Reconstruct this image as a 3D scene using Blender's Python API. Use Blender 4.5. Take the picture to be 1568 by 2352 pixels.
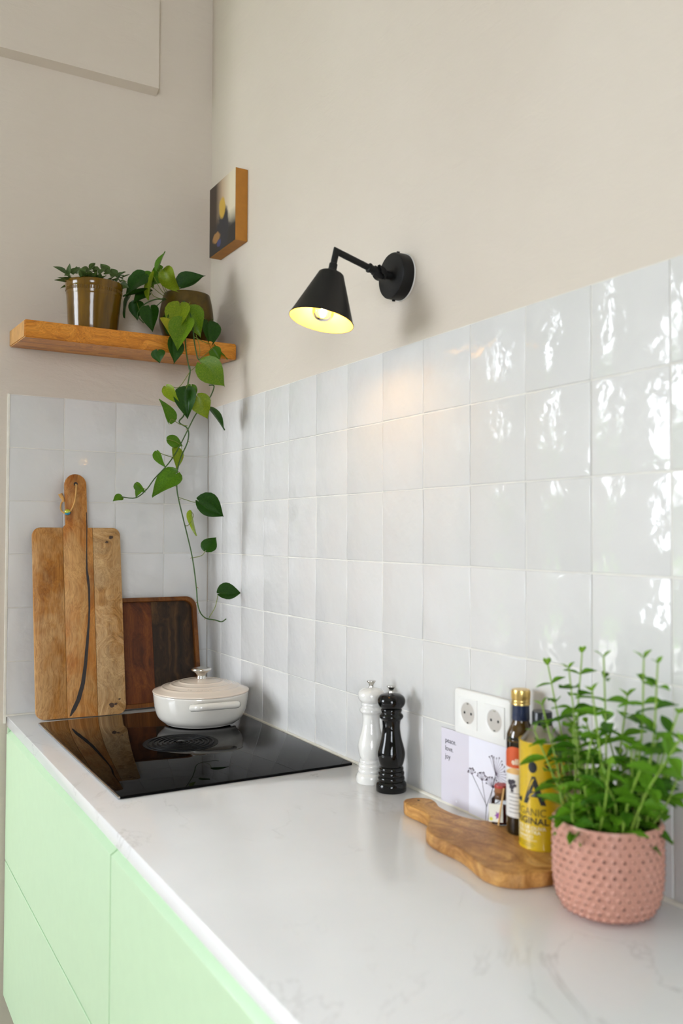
import bpy, bmesh, math, random
from mathutils import Vector, Matrix, Euler, Quaternion

for _o in list(bpy.data.objects):
    bpy.data.objects.remove(_o, do_unlink=True)
scene = bpy.context.scene
COL = scene.collection
H = 0.91            # height of the worktop above the floor
R = math.radians
rnd = random.Random(11)

# ------------------------------------------------------------------ camera
cam_d = bpy.data.cameras.new('camera'); cam = bpy.data.objects.new('camera', cam_d); COL.objects.link(cam)
cam_d.sensor_fit = 'HORIZONTAL'; cam_d.sensor_width = 36.0
cam_d.lens = 2025.96 / 1568 * 36.0
YAW, PITCH, ROLL = 0.52259, 0.02557, 0.00366
_f0 = Vector((-math.cos(YAW), math.sin(YAW), 0)); _r0 = Vector((math.sin(YAW), math.cos(YAW), 0)); _u0 = Vector((0, 0, 1))
_f = _f0 * math.cos(PITCH) + _u0 * math.sin(PITCH); _u = _u0 * math.cos(PITCH) - _f0 * math.sin(PITCH)
_r = _r0 * math.cos(ROLL) + _u * math.sin(ROLL); _u = _u * math.cos(ROLL) - _r0 * math.sin(ROLL)
cam.matrix_world = Matrix(((_r.x, _u.x, -_f.x, 2.6026), (_r.y, _u.y, -_f.y, -1.0163), (_r.z, _u.z, -_f.z, 0.5085 + H), (0, 0, 0, 1)))
cam_d.dof.use_dof = True; cam_d.dof.focus_distance = 2.2; cam_d.dof.aperture_fstop = 4.6
cam_d.clip_start = 0.05
scene.camera = cam

# ------------------------------------------------------------------ world, light, exposure
world = bpy.data.worlds.new('overcast_sky'); scene.world = world; world.use_nodes = True
_bg = world.node_tree.nodes['Background']
_bg.inputs[0].default_value = (0.885, 0.905, 1.0, 1); _bg.inputs[1].default_value = 21.8
scene.view_settings.view_transform = 'Standard'; scene.view_settings.look = 'None'
scene.view_settings.gamma = 1.0; scene.view_settings.use_curve_mapping = False
scene.view_settings.exposure = 0.0

DOOR = (-3.35, -2.05, 0.0, 3.25)      # y0, y1, z0, z1 of the tall glazed garden door in the far wall
FILL_WIN = (-3.70, -2.10, 0.85, 2.75)      # added unseen window behind the photographer, fill light for the back wall
GARDEN = (-0.95, 0.55, 0.90, 2.90)     # x0, x1, z0, z1 of the wide window opposite the worktop
STUB_Y = -0.82                        # the tiled back wall is a short stub; the room goes on past it
FAR_X, ROOM_X, ROOM_Y, ROOM_Z = -1.0, 6.0, -4.3, 3.6

def portal(name, loc, rot, sx, sy):
    l = bpy.data.lights.new(name, 'AREA'); l.shape = 'RECTANGLE'; l.size = sx; l.size_y = sy
    l.cycles.is_portal = True
    o = bpy.data.objects.new(name, l); COL.objects.link(o); o.location = loc; o.rotation_euler = rot
portal('daylight_portal', (FAR_X-0.30, (DOOR[0]+DOOR[1])/2, (DOOR[2]+DOOR[3])/2), (0, R(-90), 0), DOOR[3]-DOOR[2], DOOR[1]-DOOR[0])
portal('daylight_portal', ((GARDEN[0]+GARDEN[1])/2, ROOM_Y-0.30, (GARDEN[2]+GARDEN[3])/2), (R(90), 0, 0), GARDEN[1]-GARDEN[0], GARDEN[3]-GARDEN[2])
portal('daylight_portal', (ROOM_X+0.30, (FILL_WIN[0]+FILL_WIN[1])/2, (FILL_WIN[2]+FILL_WIN[3])/2), (0, R(90), 0), FILL_WIN[3]-FILL_WIN[2], FILL_WIN[1]-FILL_WIN[0])

# ------------------------------------------------------------------ materials
def srgb(r, g, b):
    f = lambda c: (c/12.92 if c <= .04045 else ((c+.055)/1.055)**2.4)
    return (f(r/255), f(g/255), f(b/255), 1)

class NT:
    def __init__(s, name):
        s.m = bpy.data.materials.new(name); s.m.use_nodes = True; s.t = s.m.node_tree; s.p = s.t.nodes['Principled BSDF']; s.out = s.t.nodes['Material Output']
    def n(s, kind, **kw):
        q = s.t.nodes.new(kind)
        for k, v in kw.items():
            if k.startswith('i_'):
                q.inputs[k[2:].replace('_', ' ')].default_value = v
            else: setattr(q, k, v)
        return q
    def l(s, a, b): s.t.links.new(a, b)
    def coords(s, kind='Object', scale=(1, 1, 1), loc=(0, 0, 0), rot=(0, 0, 0), rand=0):
        tc = s.n('ShaderNodeTexCoord'); mp = s.n('ShaderNodeMapping')
        mp.inputs['Scale'].default_value = scale; mp.inputs['Location'].default_value = loc; mp.inputs['Rotation'].default_value = rot
        if rand:
            oi = s.n('ShaderNodeObjectInfo'); mul = s.n('ShaderNodeVectorMath', operation='SCALE'); cx = s.n('ShaderNodeCombineXYZ')
            for i in range(3):
                mm = s.n('ShaderNodeMath', operation='MULTIPLY'); mm.inputs[1].default_value = rand * (1.0, 3.7, 7.3)[i]
                s.l(oi.outputs['Random'], mm.inputs[0]); s.l(mm.outputs[0], cx.inputs[i])
            ad = s.n('ShaderNodeVectorMath', operation='ADD'); s.l(tc.outputs[kind], ad.inputs[0]); s.l(cx.outputs[0], ad.inputs[1]); s.l(ad.outputs[0], mp.inputs['Vector'])
        else: s.l(tc.outputs[kind], mp.inputs['Vector'])
        return mp.outputs[0]
    def noise(s, vec, scale, detail=3, rough=.5, dist=0.0):
        q = s.n('ShaderNodeTexNoise'); q.inputs['Scale'].default_value = scale; q.inputs['Detail'].default_value = detail
        q.inputs['Roughness'].default_value = rough; q.inputs['Distortion'].default_value = dist; s.l(vec, q.inputs['Vector']); return q.outputs['Fac']
    def ramp(s, fac, stops):
        q = s.n('ShaderNodeValToRGB'); e = q.color_ramp.elements
        while len(e) < len(stops): e.new(.5)
        for el, (p, c) in zip(e, stops): el.position = p; el.color = c if len(c) == 4 else (*c, 1)
        s.l(fac, q.inputs[0]); return q.outputs[0]
    def mix(s, fac, a, b, mode='MIX'):
        q = s.n('ShaderNodeMix', data_type='RGBA', blend_type=mode)
        for i, v in ((0, fac), (6, a), (7, b)):
            if hasattr(v, 'is_linked') or hasattr(v, 'links'): s.l(v, q.inputs[i])
            else: q.inputs[i].default_value = v
        return q.outputs[2]
    def bump(s, h, dist=.001, strength=1.0, normal=None):
        q = s.n('ShaderNodeBump'); q.inputs['Distance'].default_value = dist; q.inputs['Strength'].default_value = strength
        s.l(h, q.inputs['Height'])
        if normal: s.l(normal, q.inputs['Normal'])
        s.l(q.outputs[0], s.p.inputs['Normal']); return q.outputs[0]
    def set(s, **kw):
        for k, v in kw.items(): s.p.inputs[k.replace('_', ' ')].default_value = v
        return s

def plain(name, col, rough=.5, metal=0, coat=0, spec=.5, bump=None, var=0.06):
    t = NT(name); t.set(Roughness=rough, Metallic=metal, Coat_Weight=coat, Specular_IOR_Level=spec)
    t.p.inputs['Coat Roughness'].default_value = .04
    v = t.coords()
    n = t.noise(v, 35, 4)
    d = tuple(max(0, c*(1-var)) for c in col[:3]) + (1,); b = tuple(min(1, c*(1+var)) for c in col[:3]) + (1,)
    t.l(t.ramp(n, [(.3, d), (.7, b)]), t.p.inputs['Base Color'])
    if bump: t.bump(t.noise(v, bump[0], 4), bump[1])
    return t.m

def wood(name, c1, c2, c3, axis=2, scale=1.0, rough=.5, stain=None, coat=0, knots=0.0, rand=3.0, bumpd=.0004):
    """grain runs along the local axis"""
    t = NT(name); sc = [26*scale]*3; sc[axis] = 1.6*scale
    v = t.coords(scale=tuple(sc), rand=rand)
    warp = t.noise(t.coords(scale=(1, 1, 1), rand=rand), 5*scale, 2)
    add = t.n('ShaderNodeVectorMath', operation='ADD'); sca = t.n('ShaderNodeVectorMath', operation='SCALE'); sca.inputs['Scale'].default_value = 3.0 + 6*knots
    cx = t.n('ShaderNodeCombineXYZ'); t.l(warp, cx.inputs[0]); t.l(warp, cx.inputs[1]); t.l(warp, cx.inputs[2])
    t.l(cx.outputs[0], sca.inputs[0]); t.l(v, add.inputs[0]); t.l(sca.outputs[0], add.inputs[1])
    n1 = t.noise(add.outputs[0], 1.0, 5, .6, .6)
    n2 = t.noise(add.outputs[0], 5.0, 3, .6)
    col = t.ramp(n1, [(.28, c1), (.5, c2), (.72, c3)])
    if stain:
        ns = t.noise(t.coords(scale=(1, 1, .5), rand=rand), 8*scale, 5, .68, .5)
        m = t.ramp(ns, [(.44, (0, 0, 0)), (.60, (.72, .72, .72))])
        col = t.mix(m, col, stain)
    fine = t.ramp(n2, [(.35, (.70, .62, .52)), (.6, (1.05, 1.05, 1.03))])
    col = t.mix(.55, col, fine, 'MULTIPLY')
    n3 = t.noise(add.outputs[0], 17.0, 3, .65)
    col = t.mix(.5, col, t.ramp(n3, [(.38, (.60, .50, .38)), (.58, (1.15, 1.14, 1.10))]), 'MULTIPLY')
    t.l(col, t.p.inputs['Base Color']); t.set(Roughness=rough, Coat_Weight=coat, Specular_IOR_Level=.3)
    t.bump(n2, bumpd)
    return t.m

def leafmat(name, c1, c2, fleck=None, rough=.38):
    t = NT(name); v = t.coords(rand=5.0)
    n = t.noise(v, 22, 3, .5, .5)
    col = t.ramp(n, [(.3, c1), (.7, c2)])
    if fleck:
        nf = t.noise(t.coords(scale=(6, 1.4, 1), rand=3.0), 30, 3, .6, .3)
        col = t.mix(t.ramp(nf, [(.60, (0, 0, 0)), (.68, (1, 1, 1))]), col, fleck)
    t.l(col, t.p.inputs['Base Color']); t.set(Roughness=rough, Specular_IOR_Level=.28)
    tr = t.n('ShaderNodeBsdfTranslucent'); mx = t.n('ShaderNodeMixShader'); mx.inputs[0].default_value = .28
    t.l(col, tr.inputs[0]); t.l(t.p.outputs[0], mx.inputs[1]); t.l(tr.outputs[0], mx.inputs[2]); t.l(mx.outputs[0], t.out.inputs[0])
    return t.m

def thinglass(name, tint=(1, 1, 1, 1), rough=0.0, refl=1.45):
    t = NT(name); g = t.n('ShaderNodeBsdfGlossy'); g.inputs['Roughness'].default_value = rough
    tr = t.n('ShaderNodeBsdfTransparent'); tr.inputs[0].default_value = tint; fr = t.n('ShaderNodeFresnel'); fr.inputs[0].default_value = refl
    mx = t.n('ShaderNodeMixShader'); t.l(fr.outputs[0], mx.inputs[0]); t.l(tr.outputs[0], mx.inputs[1]); t.l(g.outputs[0], mx.inputs[2]); t.l(mx.outputs[0], t.out.inputs[0])
    return t.m

def emit(name, col, strength):
    t = NT(name); e = t.n('ShaderNodeEmission'); e.inputs[0].default_value = col; e.inputs[1].default_value = strength; t.l(e.outputs[0], t.out.inputs[0]); return t.m

M = {}
def plaster():
    t = NT('plaster'); v = t.coords()
    big = t.noise(v, 1.3, 4, .6); fine = t.noise(t.coords(scale=(1, 1, 1)), 60, 5, .65); tro = t.noise(t.coords(scale=(3, 3, 9)), 4, 4, .6, 1.0)
    t.l(t.ramp(big, [(.3, srgb(208, 197, 183)), (.7, srgb(214, 204, 191))]), t.p.inputs['Base Color'])
    t.set(Roughness=.75, Specular_IOR_Level=.3)
    ad = t.n('ShaderNodeMath', operation='ADD'); mu = t.n('ShaderNodeMath', operation='MULTIPLY'); mu.inputs[1].default_value = .35
    t.l(fine, mu.inputs[0]); t.l(mu.outputs[0], ad.inputs[0]); t.l(tro, ad.inputs[1])
    t.bump(ad.outputs[0], .0022)
    return t.m
M['plaster'] = plaster()
def tilemat():
    t = NT('glazed_tile'); v = t.coords(rand=9.0)
    n = t.noise(v, 9, 3, .5)
    oi = t.n('ShaderNodeObjectInfo')
    col = t.mix(.5, t.ramp(n, [(.3, srgb(212, 210, 206)), (.7, srgb(218, 216, 213))]), t.ramp(oi.outputs['Random'], [(0, srgb(208, 208, 206)), (1, srgb(219, 218, 217))]))
    t.l(col, t.p.inputs['Base Color']); t.set(Roughness=.07, Specular_IOR_Level=.5)
    w1 = t.noise(t.coords(rand=9.0), 16, 2, .5); w2 = t.noise(t.coords(rand=5.0), 48, 2, .5, .8)
    ad = t.n('ShaderNodeMath', operation='MULTIPLY_ADD'); ad.inputs[1].default_value = .16
    t.l(w2, ad.inputs[0]); t.l(w1, ad.inputs[2])
    t.bump(ad.outputs[0], .0034)
    return t.m
M['tile'] = tilemat()
M['grout'] = plain('grout', srgb(224, 221, 213), .9, bump=(300, .0005))
def quartz():
    t = NT('quartz'); v = t.coords()
    n = t.noise(v, 2.4, 6, .62, 1.6)
    sub = t.n('ShaderNodeMath', operation='SUBTRACT'); sub.inputs[1].default_value = .5; ab = t.n('ShaderNodeMath', operation='ABSOLUTE')
    t.l(n, sub.inputs[0]); t.l(sub.outputs[0], ab.inputs[0])
    vein = t.ramp(ab.outputs[0], [(0, (1, 1, 1)), (.012, (0, 0, 0))])
    msk = t.ramp(t.noise(v, 3.1, 3), [(.46, (0, 0, 0)), (.7, (1, 1, 1))])
    f = t.mix(1.0, vein, msk, 'MULTIPLY')
    cl = t.ramp(t.noise(v, 5, 4), [(.3, srgb(238, 238, 239)), (.7, srgb(244, 244, 245))])
    t.l(t.mix(f, cl, srgb(196, 195, 194)), t.p.inputs['Base Color'])
    t.set(Roughness=.13, Specular_IOR_Level=.5)
    return t.m
M['quartz'] = quartz()
M['green'] = plain('green_lacquer', srgb(200, 228, 192), .32, bump=(400, .00008), var=.015)
M['green_dark'] = plain('green_carcass', srgb(170, 205, 160), .5)
M['plinth'] = plain('plinth_paint', srgb(150, 180, 140), .5)
M['floor'] = wood('oak_floor', srgb(150, 132, 110), srgb(176, 158, 136), srgb(192, 174, 152), axis=1, rough=.4)
M['room_paint'] = plain('grey_room_paint', srgb(182, 178, 172), .7, var=.012)
M['white_paint'] = plain('white_paint', srgb(238, 237, 232), .4)
M['sealant'] = plain('sealant', srgb(228, 224, 212), .5)
M['glass'] = thinglass('window_glass', (.97, .99, .98, 1))
M['hob'] = plain('black_ceramic_glass', (.0020, .0020, .0022, 1), .02, spec=.09)
M['black_metal'] = plain('black_powder_coat', (.006, .006, .006, 1), .45, spec=.3, bump=(900, .00006))
M['black_matt'] = plain('black_vent', (.003, .003, .0033, 1), .5, spec=.12)
M['steel'] = plain('brushed_steel', (.62, .6, .56, 1), .2, 1)
M['steel_edge'] = plain('steel_edge', (.5, .53, .57, 1), .28, 1)
M['oak'] = wood('oak_shelf', srgb(148, 86, 20), srgb(208, 134, 42), srgb(226, 160, 68), axis=1, scale=1.1, knots=.5, rough=.42, coat=.15)
M['oak_end'] = plain('oak_end_grain', srgb(186, 138, 78), .55, var=.15)
def acacia(name, a, b, c, stain, seed):
    return wood(name, a, b, c, axis=2, scale=.8, rough=.5, stain=stain, rand=seed)
M['board_a'] = acacia('acacia_left', srgb(134, 82, 22), srgb(172, 114, 42), srgb(190, 138, 72), srgb(198, 160, 110), 2.1)
M['board_b'] = acacia('acacia_middle', srgb(136, 76, 16), srgb(176, 110, 36), srgb(190, 132, 66), srgb(196, 156, 100), 3.3)
M['board_c'] = wood('acacia_right', srgb(96, 66, 34), srgb(170, 124, 66), srgb(210, 176, 128), axis=2, scale=.9, rough=.5, knots=.9, rand=4.2, stain=srgb(188, 158, 116))
M['streak'] = plain('dark_heartwood', srgb(30, 20, 14), .5, var=.4)
M['knot'] = plain('knot', srgb(62, 40, 22), .6, var=.4)
M['tray_rim'] = wood('tray_rim', srgb(74, 40, 10), srgb(112, 66, 20), srgb(140, 86, 32), axis=2, rough=.45)
M['tray_l'] = wood('tray_plank_warm', srgb(48, 22, 5), srgb(94, 46, 10), srgb(128, 70, 20), axis=2, scale=1.1, rough=.5)
M['tray_r'] = wood('tray_plank_dark', srgb(26, 16, 8), srgb(50, 34, 18), srgb(92, 64, 32), axis=2, scale=1.5, rough=.55)
M['olive_wood'] = wood('olive_wood', srgb(146, 94, 40), srgb(210, 158, 90), srgb(228, 186, 124), axis=0, scale=.9, rough=.45, knots=1.2, stain=srgb(150, 104, 62))
M['enamel'] = plain('cream_enamel', srgb(226, 221, 211), .12, coat=.6, var=.01)
M['enamel_lid'] = plain('blush_enamel', srgb(226, 210, 193), .16, coat=.5, var=.01)
M['mill_white'] = plain('white_gloss', srgb(233, 231, 226), .08, coat=.8, var=.01)
M['mill_black'] = plain('black_gloss', (.003, .003, .003, 1), .045, spec=.4)
M['shade_in'] = plain('shade_yellow_lining', srgb(248, 220, 118), .5)  # inside of the shade, coloured an even warm yellow
M['bulb_glass'] = thinglass('bulb_glass', (1, .93, .78, 1), 0, 1.3)
M['filament'] = emit('filament', (1, .66, .30, 1), 300)
M['socket_white'] = plain('socket_plastic', srgb(238, 237, 233), .22, var=.005)
M['socket_in'] = plain('socket_recess', srgb(196, 190, 182), .4)
M['dark'] = plain('dark_hole', (.01, .01, .01, 1), .6)
M['card_l'] = plain('card_lilac', srgb(217, 212, 222), .6, var=.01)
M['card_r'] = plain('card_white', srgb(234, 233, 243), .55, var=.01)
M['ink'] = plain('ink', srgb(58, 52, 62), .6)
M['ink_plum'] = plain('ink_plum', srgb(92, 70, 92), .6)
M['bottle'] = plain('dark_green_glass', srgb(26, 22, 8), .05, coat=.6)
M['oil'] = plain('olive_oil_glass', srgb(72, 50, 8), .05, coat=.6)
M['foil'] = plain('navy_foil', srgb(22, 38, 72), .28, coat=.3)
M['gold'] = plain('gold_cap', (.78, .55, .2, 1), .3, 1)
M['label'] = plain('label_paper', srgb(226, 224, 222), .5)
M['label_red'] = plain('label_red', srgb(206, 84, 30), .5)
M['label_gold'] = plain('label_gold', srgb(222, 178, 112), .45)
M['yellow'] = plain('yellow_tin', srgb(218, 182, 4), .28, coat=.3, var=.02)
M['tin'] = plain('tin_metal', (.34, .31, .26, 1), .3, 1)
M['cap_black'] = plain('black_cap', srgb(18, 28, 32), .25)
M['white_ink'] = plain('white_ink', srgb(240, 236, 210), .5)
M['black_ink'] = plain('black_ink', srgb(24, 26, 30), .4)
M['green_ink'] = plain('brown_ink', srgb(84, 76, 20), .5)
M['jar_glass'] = thinglass('jar_glass', (.93, .95, .93, 1), 0, 1.5)
M['spice'] = plain('saffron', srgb(96, 26, 14), .8, var=.4, bump=(200, .002))
M['cork'] = plain('cork', srgb(150, 98, 58), .8, var=.25, bump=(200, .001))
M['wax'] = plain('red_seal', srgb(178, 56, 48), .4)
M['tag'] = plain('tag_paper', srgb(240, 240, 228), .6)
M['tag_yellow'] = plain('tag_yellow', srgb(226, 226, 90), .6)
M['tag_purple'] = plain('tag_purple', srgb(160, 92, 172), .6)
M['stick'] = plain('wood_stick', srgb(222, 178, 112), .6)
M['pink'] = plain('pink_ceramic', srgb(200, 146, 127), .45, coat=.1, var=.03)
M['stud_tip'] = plain('worn_clay_tip', srgb(92, 54, 42), .6, var=.45)
M['soil'] = plain('soil', srgb(40, 30, 22), .95, var=.5, bump=(160, .006))
def ochre():
    t = NT('ochre_glaze'); v = t.coords(scale=(1, 1, .12)); n = t.noise(v, 30, 4, .6, .5)
    t.l(t.ramp(n, [(.3, srgb(66, 46, 8)), (.55, srgb(98, 70, 12)), (.75, srgb(122, 86, 18))]), t.p.inputs['Base Color'])
    t.set(Roughness=.14, Coat_Weight=.0, Specular_IOR_Level=.45); t.bump(t.noise(t.coords(), 25, 2), .0006); return t.m
M['ochre'] = ochre()
M['olive_pot'] = plain('olive_brown_glaze', srgb(78, 60, 14), .3, spec=.3, var=.35)
M['cord'] = plain('jute_cord', srgb(196, 150, 86), .85, var=.2, bump=(600, .0006))
M['bead_blue'] = plain('blue_bead', srgb(24, 128, 160), .08, coat=1)
M['bead_green'] = plain('lime_bead', srgb(172, 178, 30), .1, coat=1)
M['leaf_d'] = leafmat('pothos_dark', srgb(28, 62, 12), srgb(44, 86, 16))
M['leaf_m'] = leafmat('pothos_mid', srgb(62, 104, 16), srgb(86, 126, 22))
M['leaf_l'] = leafmat('pothos_light', srgb(108, 134, 18), srgb(140, 156, 34))
M['leaf_y'] = leafmat('pothos_yellow', srgb(150, 150, 26), srgb(172, 168, 44))
M['leaf_v'] = leafmat('pothos_variegated', srgb(78, 120, 18), srgb(112, 142, 26), srgb(184, 184, 90))
M['stem'] = plain('vine_stem', srgb(52, 84, 26), .5, var=.2)
M['petiole'] = plain('petiole', srgb(110, 122, 40), .5, var=.2)
M['succ'] = leafmat('succulent_leaf', srgb(50, 72, 30), srgb(88, 108, 54), rough=.45)
M['mint_a'] = leafmat('mint_mid', srgb(84, 140, 22), srgb(116, 168, 40), rough=.5)
M['mint_b'] = leafmat('mint_dark', srgb(54, 104, 16), srgb(80, 132, 26), rough=.5)
M['mint_c'] = leafmat('mint_young', srgb(112, 160, 40), srgb(140, 182, 60), rough=.5)
M['mint_stem'] = plain('mint_stem', srgb(140, 172, 62), .5, var=.1)
def artmat():
    t = NT('abstract_canvas'); tc = t.n('ShaderNodeTexCoord'); sp = t.n('ShaderNodeSeparateXYZ'); t.l(tc.outputs['Object'], sp.inputs[0])
    def lin(a, b, src):
        q = t.n('ShaderNodeMapRange'); q.inputs[1].default_value = a; q.inputs[2].default_value = b; t.l(src, q.inputs[0]); return q.outputs[0]
    n = t.noise(t.coords(), 22, 4, .6, .6)
    base = t.ramp(lin(0, .2, sp.outputs[0]), [(.25, srgb(52, 36, 26)), (.5, srgb(176, 150, 122)), (.8, srgb(214, 202, 176))])
    low = t.ramp(lin(.02, .12, sp.outputs[2]), [(.3, (1, 1, 1)), (.8, (0, 0, 0))])
    c = t.mix(low, base, srgb(34, 28, 24))
    def blob(c, cx, cz, rx, rz, col):
        vm = t.n('ShaderNodeMapping'); vm.inputs['Location'].default_value = (-cx/rx, 0, -cz/rz); vm.inputs['Scale'].default_value = (1/rx, 0, 1/rz); t.l(tc.outputs['Object'], vm.inputs[0])
        ln = t.n('ShaderNodeVectorMath', operation='LENGTH'); t.l(vm.outputs[0], ln.inputs[0])
        ad = t.n('ShaderNodeMath', operation='ADD'); t.l(ln.outputs['Value'], ad.inputs[0]); t.l(n, ad.inputs[1])
        return t.mix(t.ramp(ad.outputs[0], [(1.1/2, (1, 1, 1)), (1.5/2, (0, 0, 0))]) if False else t.ramp(lin(0, 2, ad.outputs[0]), [(.6, (1, 1, 1)), (.75, (0, 0, 0))]), c, col)
    c = blob(c, .105, .055, .055, .075, srgb(34, 32, 38))
    c = blob(c, .10, .125, .026, .034, srgb(190, 152, 52))
    c = blob(c, .055, .045, .035, .018, srgb(150, 108, 58))
    c = blob(c, .075, .025, .02, .014, srgb(56, 60, 104))
    t.l(c, t.p.inputs['Base Color']); t.set(Roughness=.5); return t.m
M['art'] = artmat()
M['art_edge'] = plain('ochre_canvas_edge', srgb(176, 116, 34), .55, var=.08)
M['lawn'] = plain('lawn', srgb(92, 128, 52), .9, var=.3)
M['hedge'] = plain('hedge_leaves', srgb(70, 108, 40), .7, var=.6)
M['terrace'] = plain('terrace_stone', srgb(176, 172, 164), .8, var=.15)

# ------------------------------------------------------------------ mesh helpers
def link(name, me, mat, parent=None, smooth=None, loc=None, rot=None):
    o = bpy.data.objects.new(name, me); COL.objects.link(o)
    if mat is not None:
        me.materials.clear(); me.materials.append(M[mat] if isinstance(mat, str) else mat)
    if smooth is not None:
        for p in me.polygons: p.use_smooth = True
        if smooth < 180: me.set_sharp_from_angle(angle=R(smooth))
    if parent is not None: o.parent = parent
    if loc is not None: o.location = loc
    if rot is not None: o.rotation_euler = rot
    return o
def mesh(vs, fs, name='mesh'):
    me = bpy.data.meshes.new(name); me.from_pydata([tuple(v) for v in vs], [], fs); me.validate(); me.update(); return me
def tag(o, label=None, cat=None, group=None, kind=None):
    if label: o['label'] = label
    if cat: o['category'] = cat
    if group: o['group'] = group
    if kind: o['kind'] = kind
    return o
def thing(name, label, cat, loc=(0, 0, 0), rot=(0, 0, 0), group=None):
    o = bpy.data.objects.new(name, None); COL.objects.link(o); o.location = loc; o.rotation_euler = rot; o.empty_display_size = .05
    return tag(o, label, cat, group)
def boxm(x0, x1, y0, y1, z0, z1, bev=0, seg=2):
    bm = bmesh.new(); bmesh.ops.create_cube(bm, size=1)
    for v in bm.verts: v.co = Vector(((x0+x1)/2 + v.co.x*(x1-x0), (y0+y1)/2 + v.co.y*(y1-y0), (z0+z1)/2 + v.co.z*(z1-z0)))
    if bev: bmesh.ops.bevel(bm, geom=bm.edges[:], offset=bev, segments=seg, affect='EDGES', profile=.5)
    me = bpy.data.meshes.new('box'); bm.to_mesh(me); bm.free(); return me
def join(meshes):
    vs, fs = [], []
    for me in meshes:
        k = len(vs); vs += [v.co.copy() for v in me.vertices]; fs += [tuple(i+k for i in p.vertices) for p in me.polygons]
    return mesh(vs, fs)
def lathe(prof, seg=48, M4=None, cap=True):
    """prof: list of (r, z)"""
    vs, fs = [], []
    for r, z in prof:
        for i in range(seg):
            a = 2*math.pi*i/seg; vs.append(Vector((r*math.cos(a), r*math.sin(a), z)))
    for k in range(len(prof)-1):
        for i in range(seg):
            j = (i+1) % seg; fs.append((k*seg+i, k*seg+j, (k+1)*seg+j, (k+1)*seg+i))
    if cap:
        if prof[0][0] > 1e-6: fs.append(tuple(range(seg-1, -1, -1)))
        if prof[-1][0] > 1e-6: fs.append(tuple((len(prof)-1)*seg+i for i in range(seg)))
    if M4 is not None: vs = [M4 @ v for v in vs]
    bm = bmesh.new(); me = mesh(vs, fs); bm.from_mesh(me); bmesh.ops.remove_doubles(bm, verts=bm.verts[:], dist=1e-6); bm.to_mesh(me); bm.free(); return me
def smooth_prof(pts, n=6):
    """Catmull-Rom through the profile points"""
    out = []
    P = [pts[0]] + list(pts) + [pts[-1]]
    for i in range(1, len(P)-2):
        for k in range(n):
            t = k/n; t2, t3 = t*t, t**3
            out.append(tuple(max(0, .5*((2*P[i][c]) + (-P[i-1][c]+P[i+1][c])*t + (2*P[i-1][c]-5*P[i][c]+4*P[i+1][c]-P[i+2][c])*t2 + (-P[i-1][c]+3*P[i][c]-3*P[i+1][c]+P[i+2][c])*t3)) if c == 0 else .5*((2*P[i][c]) + (-P[i-1][c]+P[i+1][c])*t + (2*P[i-1][c]-5*P[i][c]+4*P[i+1][c]-P[i+2][c])*t2 + (-P[i-1][c]+3*P[i][c]-3*P[i+1][c]+P[i+2][c])*t3) for c in range(2)))
    out.append(tuple(pts[-1])); return out
def crpath(pts, n=5):
    P = [Vector(p) for p in pts]; P = [P[0]*2-P[1]] + P + [P[-1]*2-P[-2]]; out = []
    for i in range(1, len(P)-2):
        for k in range(n):
            t = k/n; out.append(.5*((2*P[i]) + (P[i+1]-P[i-1])*t + (2*P[i-1]-5*P[i]+4*P[i+1]-P[i+2])*t*t + (3*P[i]-P[i-1]-3*P[i+1]+P[i+2])*t**3))
    out.append(P[-2]); return out
def tube(pts, r, seg=8, r1=None):
    pts = [Vector(p) for p in pts]; vs, fs = [], []; n = len(pts); r1 = r if r1 is None else r1
    prev = None
    for i, p in enumerate(pts):
        d0 = (pts[i]-pts[i-1]).normalized() if i else (pts[1]-pts[0]).normalized()
        d1 = (pts[i+1]-pts[i]).normalized() if i < n-1 else d0
        d = (d0+d1).normalized() if (d0+d1).length > 1e-6 else d0
        if prev is None:
            ref = Vector((0, 0, 1)) if abs(d.z) < .9 else Vector((1, 0, 0)); s = d.cross(ref).normalized()
        else: s = (prev - d*prev.dot(d)).normalized()
        prev = s; t = d.cross(s); k = 1/max(.35, d.dot(d1)); rr = r + (r1-r)*i/(n-1)
        # mitre: stretch in the bend plane
        bend = (d1-d0); bd = bend.normalized() if bend.length > 1e-4 else None
        for q in range(seg):
            a = 2*math.pi*q/seg; off = (s*math.cos(a)+t*math.sin(a))*rr
            if bd is not None: off += bd*(off.dot(bd))*(k-1)
            vs.append(p+off)
    for i in range(n-1):
        for q in range(seg):
            w = (q+1) % seg; fs.append((i*seg+q, i*seg+w, (i+1)*seg+w, (i+1)*seg+q))
    fs.append(tuple(range(seg-1, -1, -1))); fs.append(tuple((n-1)*seg+q for q in range(seg)))
    return mesh(vs, fs)
def rrect(w, h, r, n=6, x0=0, y0=0):
    pts = []
    for cx, cy, a0 in ((w-r, r, -90), (w-r, h-r, 0), (r, h-r, 90), (r, r, 180)):
        for k in range(n+1):
            a = R(a0 + 90*k/n); pts.append((x0+cx+r*math.cos(a), y0+cy+r*math.sin(a)))
    return pts
def prism(outline, z0, z1, bev=0, seg=2):
    """extrude a 2D outline (ccw) from z0 to z1"""
    bm = bmesh.new(); f = bm.faces.new([bm.verts.new((x, y, z0)) for x, y in outline]); 
    r = bmesh.ops.extrude_face_region(bm, geom=[f])
    for v in r['geom']:
        if isinstance(v, bmesh.types.BMVert): v.co.z = z1
    bmesh.ops.recalc_face_normals(bm, faces=bm.faces[:])
    if bev:
        es = [e for e in bm.edges if abs(e.verts[0].co.z-e.verts[1].co.z) < 1e-7]
        bmesh.ops.bevel(bm, geom=es, offset=bev, segments=seg, affect='EDGES', profile=.5, clamp_overlap=True)
    me = bpy.data.meshes.new('prism'); bm.to_mesh(me); bm.free(); return me
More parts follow.
